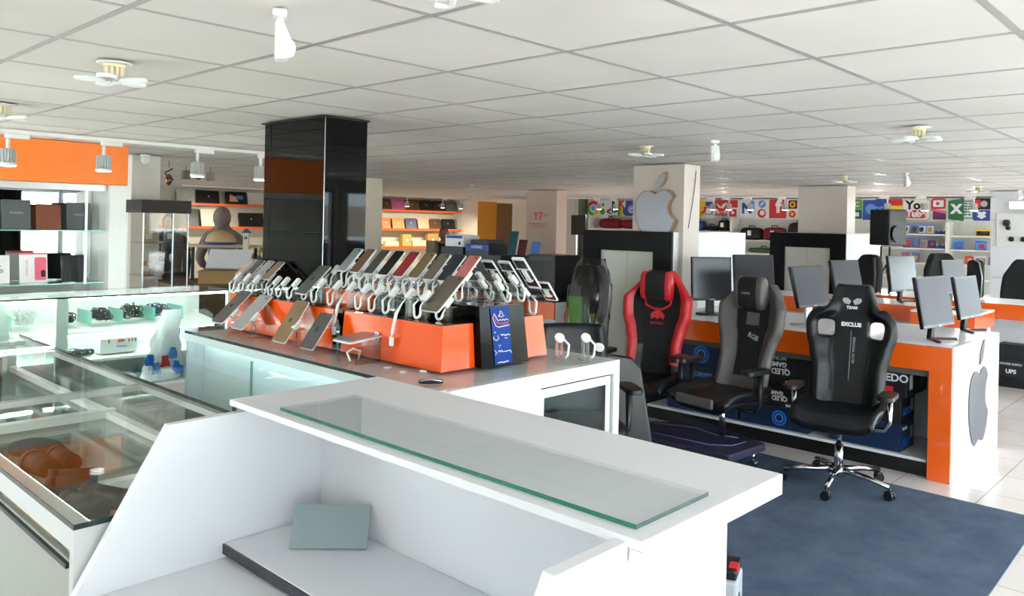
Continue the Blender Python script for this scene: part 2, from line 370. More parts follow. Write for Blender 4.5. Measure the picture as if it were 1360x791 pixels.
t = T0('parked_car', 'silver car parked on the street, seen only as a reflection in the glossy pillar', 'car', (8.9, -5.0, -0.12))
CB = mat('car_silver', (190, 194, 198), 0.25, metal=0.5)
b = MB(); b.prism([(-2.1, -0.85, 0.28), (2.1, -0.85, 0.28), (2.15, -0.85, 0.62), (1.3, -0.85, 0.88), (-1.55, -0.85, 0.92), (-2.1, -0.85, 0.80)], (0, 1.7, 0), b=0.06); b.build('body', CB, t)
b = MB(); b.prism([(-1.5, -0.72, 0.90), (1.15, -0.72, 0.86), (0.55, -0.72, 1.40), (-1.0, -0.72, 1.42)], (0, 1.44, 0), b=0.05); b.build('cabin', mat('car_glass', (24, 28, 32), 0.08), t)
MB().box(-0.95, 0.5, -0.70, 0.70, 1.40, 1.45, b=0.02).build('roof', CB, t)
for dx in (-1.3, 1.3):
    for dy in (-0.86, 0.70):
        b = MB(); b.cyl((dx, dy, 0.30), (dx, dy+0.16, 0.30), 0.30, n=24); wh = b.build('wheel', BLACKM, t)
        b = MB(); b.cyl((dx, dy-0.005 if dy < 0 else dy+0.16, 0.30), (dx, dy if dy < 0 else dy+0.165, 0.30), 0.19, n=20); b.build('hub_cap', STEEL, wh)
# wall with the leather case niche, left
b = MB()
b.box(X0, 2.67, 7.0, 7.06, 1.925, CEIL)
tag(b.build('fascia_board', ORANGEW), 'plain orange fascia board above the left wall showcase', 'fascia')
b = MB()
b.box(2.53, 2.66, 7.0, 7.5, 0, 1.92)
struct(b.build('wall_side', mat('white_panel', (226, 227, 224), 0.4)))
struct(MB().box(X0, 2.53, 7.44, 7.5, 0, CEIL).build('wall_niche', WALLM))
t = T0('wall_showcase', 'mirror backed wall showcase with glass shelves under the orange fascia', 'showcase', (0, 0, 0))
MB().box(-1.0, 2.525, 7.40, 7.435, 0.95, 1.92).build('mirror_back', MIRROR, t)
for z in (1.115, 1.545): 
    s_ = MB().box(-1.0, 2.52, 7.06, 7.39, z-0.008, z).build('glass_shelf', GLASS, t)
    MB().box(-1.0, 2.52, 7.052, 7.058, z-0.008, z).build('shelf_edge', TEALC, s_)
MB().box(-1.0, 2.525, 7.02, 7.44, 0.0, 0.95).build('cabinet_base', WHITE, t)
MB().box(-1.0, 2.525, 7.06, 7.09, 1.87, 1.92).box(2.36, 2.38, 7.06, 7.09, 1.10, 1.87).build('showcase_frame', STEEL, t)
def case_box(x, z, wd, h, m, lab, name='tablet_case', extra=None, tilt=0.12, y=7.12):
    M = Matrix.Translation((x, y+0.06, z)) @ Matrix.Rotation(-tilt, 4, 'X')
    t = T0(name, lab, 'case', M=M)
    MB().box(-wd/2, wd/2, 0, 0.022, 0.0, h, b=0.004).build('cover', m, t)
    if extra: extra(t, wd, h)
    return t
TC = frameM((0, -0.0005, 0), (1, 0, 0), (0, 0, 1))
def brandtext(s_): 
    def f(t, wd, h): MB().text(s_, 0.022, Matrix.Translation((0, -0.001, h*0.55)) @ Matrix.Rotation(PI/2, 4, 'X'), 0.001).build('lettering', PRGREY, t)
    return f
GCASE = mat('grey_leatherette', (86, 90, 92), 0.6); BCASE = mat('brown_leatherette', (122, 62, 40), 0.6)
case_box(1.90, 1.547, 0.20, 0.235, GCASE, 'grey leatherette tablet case with small pale lettering, left on upper shelf', extra=brandtext('BUSINESS'))
case_box(2.13, 1.547, 0.18, 0.205, BCASE, 'plain brown leather tablet case on the upper showcase shelf')
case_box(2.36, 1.547, 0.185, 0.225, GCASE, 'grey leatherette tablet case with lettering beside the brown one, right', extra=brandtext('NEXUS'))
case_box(1.66, 1.547, 0.10, 0.2, RED, 'sliver of a red tablet case at the picture left edge')
def pinkbox(t, wd, h):
    MB().prism([(x, -0.001, z+0.0) for x, z in rrect(0.005-0.0, wd/2-0.01, 0.02, h-0.035, 0.012)], (0, -0.001, 0)).build('picture', PRPINK, t)
    MB().prism([(x, -0.002, z) for x, z in rrect(0.05, wd/2-0.018, 0.045, 0.10, 0.008)], (0, -0.001, 0)).build('picture', BLACKP, t)
    MB().text('STAND CASE', 0.022, Matrix.Translation((-0.05, -0.001, h*0.5)) @ Matrix.Rotation(-PI/2, 4, 'Y') @ Matrix.Rotation(PI/2, 4, 'X') , 0.001).build('lettering', PRPINK, t)
    MB().box(-wd/2, wd/2, -0.002, 0.024, h-0.012, h+0.002).build('top_band', PRPINK, t)
def floral(t, wd, h):
    random.seed(3)
    for k in range(9):
        cx, cz = random.uniform(-wd*.35, wd*.35), random.uniform(h*.15, h*.85)
        MB().prism([(cx+x, -0.001, cz+z) for x, z in circ(random.uniform(.008, .022), 10)], (0, -0.0008, 0)).build('print', random.choice([PRPINK, PRBR, PRGREY]), t)
WB = mat('white_box', (232, 228, 228), 0.5)
case_box(1.76, 1.117, 0.2, 0.225, WB, 'white boxed tablet cover with pink floral print', extra=floral)
case_box(2.03, 1.117, 0.2, 0.24, WB, 'white and pink carton showing a pink tablet cover', 'cover_box', extra=pinkbox)
t = case_box(2.33, 1.117, 0.19, 0.22, mat('black_sleeve', (30, 30, 32), 0.7), 'black tablet sleeve wrapped in clear crinkled plastic')
MB().grid(8, 8, lambda s_, v: (s_*0.105, -0.006+0.006*math.sin(9*s_+7*v), v*0.235)).build('plastic_wrap', FILM, t)

# pillars
def pillar(name, lab, x0, x1, y0, y1, m):
    t = T0(name, lab, 'pillar', (x0, y0, 0))
    MB().box(0, x1-x0, 0, y1-y0, 0, CEIL-0.004).build('shaft', m, t)
    return t
PILM = mat('pillar_paint', (208, 196, 186), 0.45)
t = pillar('pillar', 'glossy black clad pillar rising behind the phone riser', 2.50, 2.785, 3.80, 4.45, BLACKG)
MB().box(-0.002, 0.0, 0.578, 0.581, 0, CEIL-0.013).build('cladding_joint', BLACKM, t)
MB().box(-0.0015, 0.0015, -0.0015, 0.0015, 0, CEIL-0.013).build('corner_trim', STEEL, t)
MB().box(-0.02, 0.0, -0.01, 0.66, CEIL-0.012, CEIL-0.005).box(0, 0.29, -0.02, 0, CEIL-0.012, CEIL-0.005).build('top_trim', BLACKP, t)
t = pillar('pillar', 'cream pillar with a large fruit shaped emblem above the first black framed cupboard', 6.40, 6.68, 3.88, 4.44, PILM)
b = MB(); M_ = frameM((0, 0.28, 1.83), (0, -1, 0), (0, 0, 1)); b.M = M_
fruit(b, Matrix(), 0.50, 0.035)
em = b.build('emblem', mat('emblem_edge', (150, 126, 100), 0.35), t)
b = MB(M_); fruit(b, Matrix.Translation((-0.004, 0.002, 0.0355)), 0.465, 0.006); b.build('emblem_face', mat('emblem_face', (172, 172, 182), 0.25), em)
b = MB(); b.tube([(0.20, -0.004, CEIL-0.06), (0.19, -0.004, 2.1), (0.15, -0.004, 1.9), (0.08, -0.004, 1.66)], 0.003, 5); b.build('hairline_crack', BLACKM, t)
pillar('pillar', 'plain cream pillar above the second black framed cupboard', 10.52, 10.80, 3.95, 4.60, PILM)
t = pillar('pillar', 'pink tinged pillar bearing a big red lettered advertisement', 10.45, 10.72, 8.82, 9.52, mat('pillar_pink', (205, 180, 165), 0.6))
b = MB(); M_ = frameM((-0.002, 0.42, 1.80), (0, -1, 0), (0, 0, 1))
b.text('Y7', 0.19, M_, 0.002, bold=0.002).text('2019', 0.05, M_ @ Matrix.Translation((0.17, 0.02, 0)), 0.002)
b.build('advert', PRRED, t)
b = MB(); b.text('LIFE ON THE BRIGHT SIDE', 0.035, M_ @ Matrix.Translation((0, -0.13, 0)), 0.002).text('FULLVIEW DISPLAY', 0.035, M_ @ Matrix.Translation((0, -0.18, 0)), 0.002); b.build('advert', PRRED, t)
b = MB(); M2 = frameM((0.13, -0.002, 1.68), (1, 0, 0), (0, 0, 1)); b.text('Y7', 0.08, M2, 0.002).text('FULLVIEW', 0.03, M2 @ Matrix.Translation((0, -0.09, 0)), 0.002); b.build('advert', PRGREY, t)
t = T0('pillar', 'narrow cream pillar just right of the glossy black one', 'pillar', (6.5, 8.9, 0))
MB().box(0, 0.30, 0.0, 0.45, 0, CEIL-0.004).build('shaft', mat('pillar_cream', (232, 222, 204), 0.5), t)
pillar('pillar', 'white square pillar behind the tall acrylic cabinet on the left', 3.03, 3.30, 7.85, 8.15, mat('pillar_white', (232, 228, 222), 0.6))
t = pillar('pillar', 'broad white pier at the right picture edge carrying a gadget board', 12.6, 13.3, 1.6, 2.76, mat('pier_white', (232, 234, 238), 0.5))
MB().box(-0.02, 0, 0.35, 1.14, 1.06, 1.075).build('ledge', GREYP, t)
t = T0('gadget_board', 'white board with knobs and small gadgets hanging on the white pier', 'board', (12.6, 2.30, 1.72))
MB().box(-0.05, -0.001, -0.38, 0.38, -0.23, 0.23, b=0.006).build('board', WHITEP, t)
for (dy, dz, r) in ((0.26, 0.10, 0.045), (0.24, 0.03, 0.03), (0.20, -0.12, 0.035), (0.06, -0.12, 0.035), (-0.1, 0.1, 0.04)):
    b = MB(); b.ball((-0.075, dy, dz), 0.03, r, r, 12, 0.7); b.build('knob', BLACKM, t)
t = T0('light_box', 'lit white rectangular lamp on the white pier under the ceiling', 'lamp', (12.6, 2.36, 2.06))
MB().box(-0.09, -0.002, -0.22, 0.18, -0.06, 0.06, b=0.01).build('housing', WHITEP, t)
MB().box(-0.095, -0.091, -0.2, 0.16, -0.045, 0.045).build('diffuser', mat('lit_diffuser', (255, 255, 255), emit=3), t)

# sign band on the right-hand wall: local x = -y (left to right in view), local y = z
SX = 14.50
t = T0('sign_board', 'long white fascia board of software and game logos along the far wall', 'sign', (0, 0, 0))
MB().box(SX, X1-0.001, 2.0, 11.27, 1.85, 2.235).build('board', mat('sign_white', (228, 230, 226), 0.4), t)
def lg(y, z, shapes):
    """logo panel at y, z: shapes = list of (kind, args..., mat)"""
    root = None
    for i, sh in enumerate(shapes):
        b = MB(frameM((SX-0.003-0.003*i, y, z), (0, -1, 0), (0, 0, 1)))
        if sh[0] == 'r': plate(b, rrect(sh[1], sh[2], sh[3], sh[4], sh[5]), Matrix(), 0.003)
        elif sh[0] == 'c': plate(b, circ(sh[3], 24, sh[1], sh[2], ry=sh[4] if len(sh) > 5 else None), Matrix(), 0.003)
        elif sh[0] == 'p': plate(b, sh[1], Matrix(), 0.003)
        elif sh[0] == 'a': 
            o_ = circ(sh[3], 16, 0, 0, sh[1], sh[2]); i_ = circ(sh[4], 16, 0, 0, sh[1], sh[2]); plate(b, o_+i_[::-1], Matrix(), 0.003)
        elif sh[0] == 't': b.text(sh[1], sh[2], Matrix.Translation((sh[3], sh[4], 0.0015)), 0.003, bold=sh[5], sx=sh[6] if len(sh) > 7 else 1)
        o = b.build('logo' if root is None else 'mark', sh[-1], t if root is None else root)
        if root is None: root = o
Zc = 2.05
lg(11.14, Zc, [('c', 0, 0, 0.16, PRW), ('a', 0.5, 2.6, 0.17, 0.09, PRRED), ('a', 2.6, 4.7, 0.17, 0.09, PRGREEN), ('a', -1.58, 0.5, 0.17, 0.09, PRYEL), ('c', 0, 0, 0.065, PRLB)])
lg(10.88, Zc, [('c', 0, -0.08, 0.07, PRGREEN), ('c', 0.02, 0.08, 0.035, PRGREEN)])
lg(10.60, Zc+0.02, [('r', -0.02, 0.01, -0.12, 0.14, 0.005, PRBLK), ('p', [(0.01, 0.14), (0.09, 0.09), (0.09, 0.0), (0.01, 0.05)], PRBLK), ('p', [(-0.15, -0.07), (-0.04, -0.02), (-0.04, -0.06), (-0.12, -0.1), (-0.04, -0.12), (-0.04, -0.15), (-0.16, -0.12)], PRBLK), ('p', [(0.03, -0.03), (0.14, -0.06), (0.13, -0.1), (0.03, -0.13), (0.03, -0.1), (0.1, -0.08), (0.03, -0.06)], PRBLK), ('t', 'PlayStation', 0.05, 0, -0.19, 0.0, PRBLK)])
lg(10.36, Zc, [('r', -0.10, 0.12, -0.17, 0.02, 0.02, PRYEL), ('p', [(-0.1, 0.02), (-0.02, 0.02), (-0.02, -0.17), (-0.1, -0.17)], PRGREEN), ('p', [(0.04, 0.02), (0.12, 0.02), (0.12, -0.17), (0.04, -0.1)], PRBLUE), ('t', 'K', 0.24, 0.0, 0.08, 0.01, PRRED)])
lg(10.12, Zc, [('r', -0.13, 0.14, -0.17, 0.17, 0.01, PRBLUE), ('c', 0.02, -0.02, 0.08, PRW), ('t', 'G', 0.16, 0.02, -0.02, 0.005, PRBLUE)])
lg(8.38, Zc, [('c', 0, 0, 0.12, 0.17, PRYEL), ('a', -1.5, 0.4, 0.12, 0.07, PRRED)])
lg(8.20, Zc, [('r', -0.09, 0.09, -0.13, 0.14, 0.01, PRGREY), ('c', -0.01, -0.05, 0.06, PRW), ('r', -0.07, 0.08, 0.06, 0.13, 0.01, PRBLUE)])
lg(7.92, Zc, [('r', -0.15, 0.15, -0.06, 0.17, 0.03, PRRED), ('a', 3.3, 6.1, 0.12, 0.08, PRW), ('p', [(-0.12, 0.12), (0.0, 0.03), (0.02, 0.08), (0.13, 0.13), (0.04, 0.0), (-0.06, 0.02)], PRW), ('t', 'AVIRA', 0.10, 0, -0.12, 0.004, PRRED)])
lg(7.66, Zc, [('r', -0.08, 0.09, 0.02, 0.17, 0.005, PRRED), ('r', -0.08, 0.07, -0.16, -0.01, 0.01, PRRED), ('c', -0.01, -0.08, 0.035, PRW)])
lg(7.37, Zc, [('r', -0.16, 0.17, -0.18, 0.18, 0.01, mat('pale_blue_print', (205, 216, 232), 0.5)), ('r', -0.14, 0.15, -0.16, 0.16, 0.01, PRW), ('r', 0.05, 0.15, -0.02, 0.15, 0.03, PRLB), ('t', 'N', 0.28, 0.0, 0.0, 0.012, PRBLUE)])
lg(7.06, Zc, [('c', 0.0, 0.09, 0.075, PRLB), ('p', [(-0.05, 0.05), (0.01, 0.08), (0.06, 0.14), (-0.01, 0.11)], PRW), ('c', 0, -0.09, 0.085, PRRED), ('c', 0.01, -0.08, 0.05, PRW)])
lg(6.74, Zc, [('r', -0.17, 0.17, -0.18, 0.18, 0.01, PRRED), ('t', 'f', 0.34, 0.01, 0.04, 0.018, PRW)])
lg(6.45, Zc, [('r', -0.08, 0.09, 0.0, 0.16, 0.01, PRBR), ('c', 0.0, 0.08, 0.055, PRYEL), ('c', 0.0, 0.08, 0.03, PRBR), ('c', 0.0, -0.1, 0.065, PRRED), ('c', 0.0, -0.1, 0.03, PRYEL)])
lg(6.25, Zc, [('r', -0.08, 0.2, -0.17, 0.0, 0.05, PRLB), ('r', -0.08, 0.2, 0.0, 0.17, 0.05, PRRED), ('r', -0.04, 0.2, -0.12, 0.12, 0.03, PRW)])
lg(5.26, Zc, [('r', -0.12, 0.08, 0.0, 0.17, 0.01, PRGREEN), ('r', -0.12, 0.08, -0.17, -0.01, 0.01, PRDG), ('t', 'C', 0.12, -0.01, 0.08, 0.005, PRW), ('r', -0.06, 0.03, -0.13, -0.06, 0.005, PRW)])
lg(4.95, Zc, [('r', -0.22, 0.22, -0.19, 0.16, 0.02, PRBLUE), ('r', 0.0, 0.22, 0.13, 0.18, 0.01, PRBLUE), ('c', -0.08, 0.0, 0.09, PRLB), ('t', 'PS', 0.16, 0.06, -0.02, 0.006, PRLB)])
lg(4.62, Zc, [('r', -0.11, 0.11, 0.0, 0.18, 0.03, PRYEL), ('r', -0.11, 0.11, 0.06, 0.18, 0.03, PRRED), ('r', -0.09, 0.11, -0.18, -0.02, 0.01, PRGREEN)])
lg(4.29, Zc, [('r', -0.22, 0.22, -0.19, 0.18, 0.06, PRGREY), ('r', -0.21, 0.21, -0.18, 0.17, 0.06, mat('cream_print', (236, 234, 228), 0.5)), ('t', 'You', 0.20, 0.0, 0.065, 0.008, PRBLK), ('r', -0.16, 0.16, -0.15, -0.015, 0.05, PRRED), ('t', 'Tube', 0.15, 0.0, -0.08, 0.008, PRW)])
lg(3.95, Zc, [('r', -0.11, 0.11, 0.01, 0.18, 0.03, PRRED), ('r', -0.08, 0.08, 0.04, 0.15, 0.01, PRW), ('p', [(-0.03, 0.06), (0.03, 0.095), (-0.03, 0.13)], PRRED), ('r', -0.08, 0.12, -0.17, -0.03, 0.01, PRPUR), ('p', [(-0.11, -0.02), (0.12, -0.07), (0.12, -0.03), (-0.1, 0.02)], PRPINK)])
lg(3.66, Zc, [('r', 0.08, 0.23, -0.15, 0.14, 0.005, PRDG), ('r', 0.09, 0.215, -0.135, 0.125, 0.005, PRW)]+[('r', 0.10+0.06*c, 0.145+0.06*c, 0.085-0.045*r_, 0.105-0.045*r_, 0.004, PRDG) for r_ in range(5) for c in range(2)]+[('p', [(-0.13, 0.14), (0.10, 0.18), (0.10, -0.19), (-0.13, -0.16)], PRDG), ('t', 'X', 0.20, -0.01, 0.0, 0.012, PRW)])
lg(3.31, Zc, [('r', -0.12, 0.12, 0.0, 0.18, 0.005, PRBLK), ('c', 0.03, 0.09, 0.05, PRGREY), ('r', -0.09, -0.02, 0.03, 0.16, 0.005, PRRED), ('r', -0.12, 0.12, -0.18, -0.01, 0.01, PRBLUE), ('p', [(-0.07, -0.05), (-0.03, -0.03), (0, -0.05), (0.03, -0.03), (0.07, -0.05), (0.04, -0.085), (0.07, -0.11), (0.0, -0.155), (-0.07, -0.11), (-0.04, -0.085)], PRW)])
lg(2.86, Zc, [('r', -0.28, 0.28, -0.19, 0.18, 0.01, PRGREEN), ('c', -0.1, 0.0, 0.1, PRW), ('c', -0.1, 0.0, 0.06, PRGREEN)])
lg(2.45, Zc, [('r', -0.12, 0.12, 0.0, 0.18, 0.005, PRPUR)])

# shelving under the sign
t = T0('wall_shelving', 'white wall shelving full of bags and game cases below the logo board', 'shelves', (0, 0, 0))
SHM = mat('shelf_white', (222, 222, 214), 0.5)
MB().box(14.56, X1-0.001, 2.0, 11.1, 0.3, 1.85).build('back_panel', SHM, t)
for z, ya, yb in ((1.635, 3.78, 5.8), (1.40, 3.78, 5.8), (1.16, 3.78, 5.8), (0.93, 3.78, 5.8), (0.7, 3.78, 5.8), (1.62, 2.8, 3.72), (1.395, 2.8, 3.72), (1.165, 2.8, 3.72), (0.93, 2.8, 3.72), (0.7, 2.8, 3.72), (1.60, 7.62, 11.1), (1.445, 5.9, 7.55), (1.2, 5.9, 11.1)):
    MB().box(14.25, 14.56, ya, yb, z-0.02, z).build('shelf', SHM, t)
for y in (3.72, 5.8, 7.55, 11.04):
    MB().box(14.25, 14.56, y, y+0.05, 0.3, 1.85).build('divider', SHM, t)
random.seed(5)
covers = [mat('cover_%s' % n, c, 0.4) for n, c in (('white', (214, 216, 222)), ('blue', (90, 120, 190)), ('grey', (110, 115, 125)), ('red', (190, 60, 60)), ('amber', (200, 150, 70)), ('dark', (50, 52, 60)))]
def gcase(y, z, wd, h, m1, m2, lab, grp=None):
    M = Matrix.Translation((14.33, y, z)) @ Matrix.Rotation(R(9), 4, 'Y')
    t = T0('game_case', lab, 'game case', M=M, group=grp)
    MB().box(0, 0.015, -wd/2, wd/2, 0, h).build('case', m1, t)
    b = MB(); b.box(-0.001, 0, -wd/2+0.008, wd/2-0.008, 0.01, h-0.03); b.build('cover_art', m2, t)
    b = MB(); b.ball((-0.001, random.uniform(-.02, .02), h*0.45), 0.002, wd*0.3, h*0.28, 8); b.build('picture', random.choice(covers), t)
for k, y in enumerate((4.40, 4.27, 4.14, 4.02)):
    gcase(y, 1.637, 0.12, 0.165, covers[1], covers[[0, 2, 0, 0][k]], '%s game case from the left on the top shelf beside the black speaker' % ORD[k])
for k, y in enumerate((4.38, 4.25, 4.12, 4.00)):
    gcase(y, 1.402, 0.12, 0.16, covers[1], covers[[3, 2, 4, 5][k]], '%s game case from the left on the second shelf' % ORD[k])
for k, y in enumerate((4.40, 4.24)):
    gcase(y, 1.162, 0.12, 0.16, covers[1], covers[[3, 2][k]], '%s game case from the left on the third shelf' % ORD[k])
def pad(y, z, lab, m):
    t = T0('game_controller', lab, 'controller', (14.36, y, z+0.03))
    b = MB(); b.ball((0, 0, 0), 0.05, 0.055, 0.028, 12, 0.8); b.ball((-0.02, 0.06, -0.0), 0.05, 0.028, 0.03, 10).ball((-0.02, -0.06, -0.0), 0.05, 0.028, 0.03, 10); b.build('shell', m, t)
    b = MB(); b.cyl((-0.03, 0.04, 0.02), (-0.04, 0.04, 0.045), 0.012, n=8).cyl((-0.03, -0.04, 0.02), (-0.04, -0.04, 0.045), 0.012, n=8); b.build('thumb_stick', PRW, t)
pad(3.86, 1.637, 'dark blue controller lying right of the top row of game cases', PRBLUE)
pad(3.87, 1.402, 'dark blue controller lying right of the second row of game cases', PRBLUE)
pad(3.95, 1.162, 'blue controller on the third game shelf right of the black monitor', PRBLUE)
gcase(3.25, 1.622, 0.2, 0.11, PRYEL, PRBLK, 'yellow and black carton on the top shelf of the right bay')
gcase(3.60, 1.397, 0.15, 0.155, PRLB, BLUEB, 'light blue carton left on the second shelf of the right bay')
gcase(3.28, 1.397, 0.16, 0.15, BLUEB, PRLB, 'blue carton right on the second shelf of the right bay')
gcase(3.44, 1.167, 0.12, 0.13, PRRED, mat('orange_print', (232, 90, 40), 0.5), 'orange carton on the third shelf behind the folded chair')
gcase(3.28, 1.167, 0.15, 0.14, covers[0], covers[2], 'white and grey carton on the third shelf of the right bay')
gcase(3.12, 1.167, 0.1, 0.13, covers[2], covers[2], 'plain grey carton at the right end of the third shelf')
def bag(x, y, z, wd, h, d, m, lab, tagm=None, name='laptop_bag', pw=0.55):
    t = T0(name, lab, 'bag', (x, y, z))
    MB().ball((0, 0, h/2), d/2, wd/2, h/2, 20, pw).build('body', m, t)
    MB().tube([(0, 0.06, h*0.97), (-0.01, 0.05, h+0.03), (-0.01, -0.05, h+0.03), (0, -0.06, h*0.97)], 0.01, 6).build('handle', m, t)
    MB().tube([(-d/2*0.93, -wd*0.36, h*0.68), (-d/2*1.02, 0, h*0.70), (-d/2*0.93, wd*0.36, h*0.68)], 0.006, 5).build('zip', BLACKM, t)
    if tagm: MB().box(-d/2-0.006, -d/2+0.01, -0.035, 0.035, h*0.35, h*0.75).build('price_tag', tagm, t)
RB = mat('red_bag_fabric', (128, 24, 34), 0.8, bump=0.2, scale=150)
BB = mat('black_bag_fabric', (24, 24, 27), 0.8, bump=0.2, scale=150)
bag(14.39, 10.56, 1.602, 0.58, 0.22, 0.24, RB, 'dark red laptop bag on the shelf, left one of the two red bags')
bag(14.39, 9.95, 1.602, 0.6, 0.2, 0.24, RB, 'dark red laptop bag half hidden behind the emblem pillar')
bag(14.39, 8.36, 1.602, 0.26, 0.2, 0.24, PRBLUE, 'blue bag just right of the emblem pillar')
bag(14.39, 8.05, 1.602, 0.26, 0.1, 0.24, BB, 'low flat black bag on the shelf under the red antivirus logo')
bag(14.39, 7.79, 1.602, 0.22, 0.22, 0.2, BB, 'upright black bag with a white tag, left of the shelf divider', PRW)
bag(14.39, 7.20, 1.447, 0.44, 0.24, 0.24, BB, 'black laptop bag with a white tag next to the red bag', PRW)
bag(14.39, 6.74, 1.447, 0.42, 0.25, 0.24, mat('wine_bag_fabric', (110, 20, 40), 0.8), 'wine red laptop bag with a white tag', PRW)
bag(14.39, 6.25, 1.447, 0.42, 0.35, 0.24, BB, 'black backpack with pale emblem, right of the wine red bag', name='backpack')
bag(14.39, 6.95, 1.202, 0.6, 0.1, 0.24, mat('green_bundle', (60, 90, 70), 0.7, noise=0.6, scale=20), 'green and black bundle on the lower bag shelf', name='cable_bundle')

# ------------------------------------------------------------------ desks and cupboards
def logo_fruit_end(t, M_, S, m, name='emblem'):
    b = MB(M_); fruit(b, Matrix(), S, 0.006); return b.build(name, m, t)
t = T0('display_desk', 'long white display desk with orange frame and fruit emblem on its end', 'desk', (5.88, 1.50, 0))
L = 2.42; D_ = 1.30
MB().box(0.03, D_, 0.002, L, 0.88, 0.902, b=0.003).build('desktop', WHITE, t)
MB().box(0.03, D_, 0.0, 0.02, 0.0, 0.879).build('end_panel', mat('white_gloss', (240, 241, 244), 0.2), t)
b = MB(); b.box(0, 0.03, 0.0, L, 0.735, 0.902); b.box(0, 0.03, 0.0, 0.14, 0, 0.735); b.build('orange_frame', ORANGE, t)
MB().box(0.05, D_, 0.16, L, 0.10, 0.12).build('bottom_shelf', WHITE, t)
MB().box(0.10, D_, 0.021, 0.05, 0.12, 0.88).build('inner_panel', GREYP, t)
MB().box(0.70, 0.72, 0.05, L, 0.12, 0.88).build('centre_panel', WHITE, t)
MB().box(0.06, D_-0.05, 0.14, L, 0.0, 0.10).build('plinth', BLACKP, t)
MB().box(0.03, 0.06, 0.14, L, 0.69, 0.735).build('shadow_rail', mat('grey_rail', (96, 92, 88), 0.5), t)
logo_fruit_end(t, frameM((0.70, -0.001, 0.465), (1, 0, 0), (0, 0, 1)), 0.60, mat('brushed_emblem', (92, 88, 94), 0.5, spec=0.3))
for y in (0.95, 1.75): MB().box(0.031, D_, y, y+0.003, 0.9025, 0.9032).build('joint', GREYP, t)

def cupboard(x, y, lab, side, dx=1.40, dy=1.02, H=1.625):
    t = T0('display_cupboard', lab, 'cupboard', (x, y, 0))
    b = MB(); b.box(0.03, dx, 0, 0.04, 0, H).box(0.03, dx, dy-0.04, dy, 0, H).box(dx-0.03, dx, 0.04, dy-0.04, 0, H).box(0.38, dx-0.03, 0.04, dy-0.04, H-0.03, H).box(0.03, 0.10, 0.04, dy-0.04, H-0.03, H)
    b.build('carcass', mat('cupboard_white', (238, 240, 243), 0.35), t)
    b = MB(); b.box(0, 0.03, 0, 0.20, 0, H).box(0, 0.03, dy-0.20, dy, 0, H).box(0, 0.03, 0.20, dy-0.20, H-0.19, H).box(0, 0.03, 0.20, dy-0.20, 0, 0.1); b.build('black_frame', mat('satin_black', (10, 10, 11), 0.45, spec=0.15), t)
    DM = mat('door_panel', (214, 212, 202), 0.4)
    MB().box(0.035, 0.05, 0.201, dy/2-0.002, 0.1, H-0.19).build('door', DM, t)
    MB().box(0.035, 0.05, dy/2+0.002, dy-0.201, 0.1, H-0.19).build('door', DM, t)
    return t
cupboard(6.28, 3.925, 'white cupboard with black framed doors wrapped around the emblem pillar', 0, dx=1.42)
cupboard(10.36, 3.90, 'farther white cupboard with black framed front around the plain pillar', 0, dx=1.3)

def bdesk(lab, x, y0, y1, d, boxes=False, H=0.905):
    t = T0('display_desk', lab, 'desk', (x, y0, 0)); L = y1-y0
    MB().box(0.02, d, 0.0, L, H-0.02, H).build('desktop', WHITE, t)
    MB().box(0, 0.02, 0.0, L, H-0.165, H).build('orange_band', ORANGE, t)
    MB().box(0.02, d, 0.0, 0.02, 0, H-0.021).build('end_panel', WHITE, t); MB().box(0.02, d, L-0.02, L, 0, H-0.021).build('end_panel', WHITE, t)
    MB().box(0.35, 0.37, 0.02, L-0.02, 0.1, H-0.02).build('back_panel', WHITE, t)
    MB().box(0.06, d-0.05, 0.02, L-0.02, 0, 0.1).build('plinth', BLACKP, t)
    return t
t = bdesk('white desk section with orange band between the two cupboards', 8.85, 2.56, 6.3, 0.75)
t = T0('end_counter', 'small stepped white counter with orange front and side behind the two near monitors', 'counter', (8.5, 1.98, 0))
MB().box(0, 0.75, 0, 0.57, 0.88, 0.90).build('top', WHITE, t); MB().box(0, 0.02, 0, 0.57, 0.735, 0.879).box(0.02, 0.75, 0, 0.02, 0.735, 0.879).build('orange_band', ORANGE, t); MB().box(0.03, 0.74, 0.03, 0.56, 0, 0.735).build('body', WHITE, t)
t = bdesk('far white desk with orange band and black plinth by the right picture edge', 10.0, 0.3, 3.88, 0.9)
t = bdesk('dark topped desk with orange band carrying the black boxes', 5.88, 4.97, 8.2, 0.95, H=0.915)
MB().box(-0.01, 0.95, -0.0, 3.23, 0.916, 0.935).build('black_top', BLACKP, t)

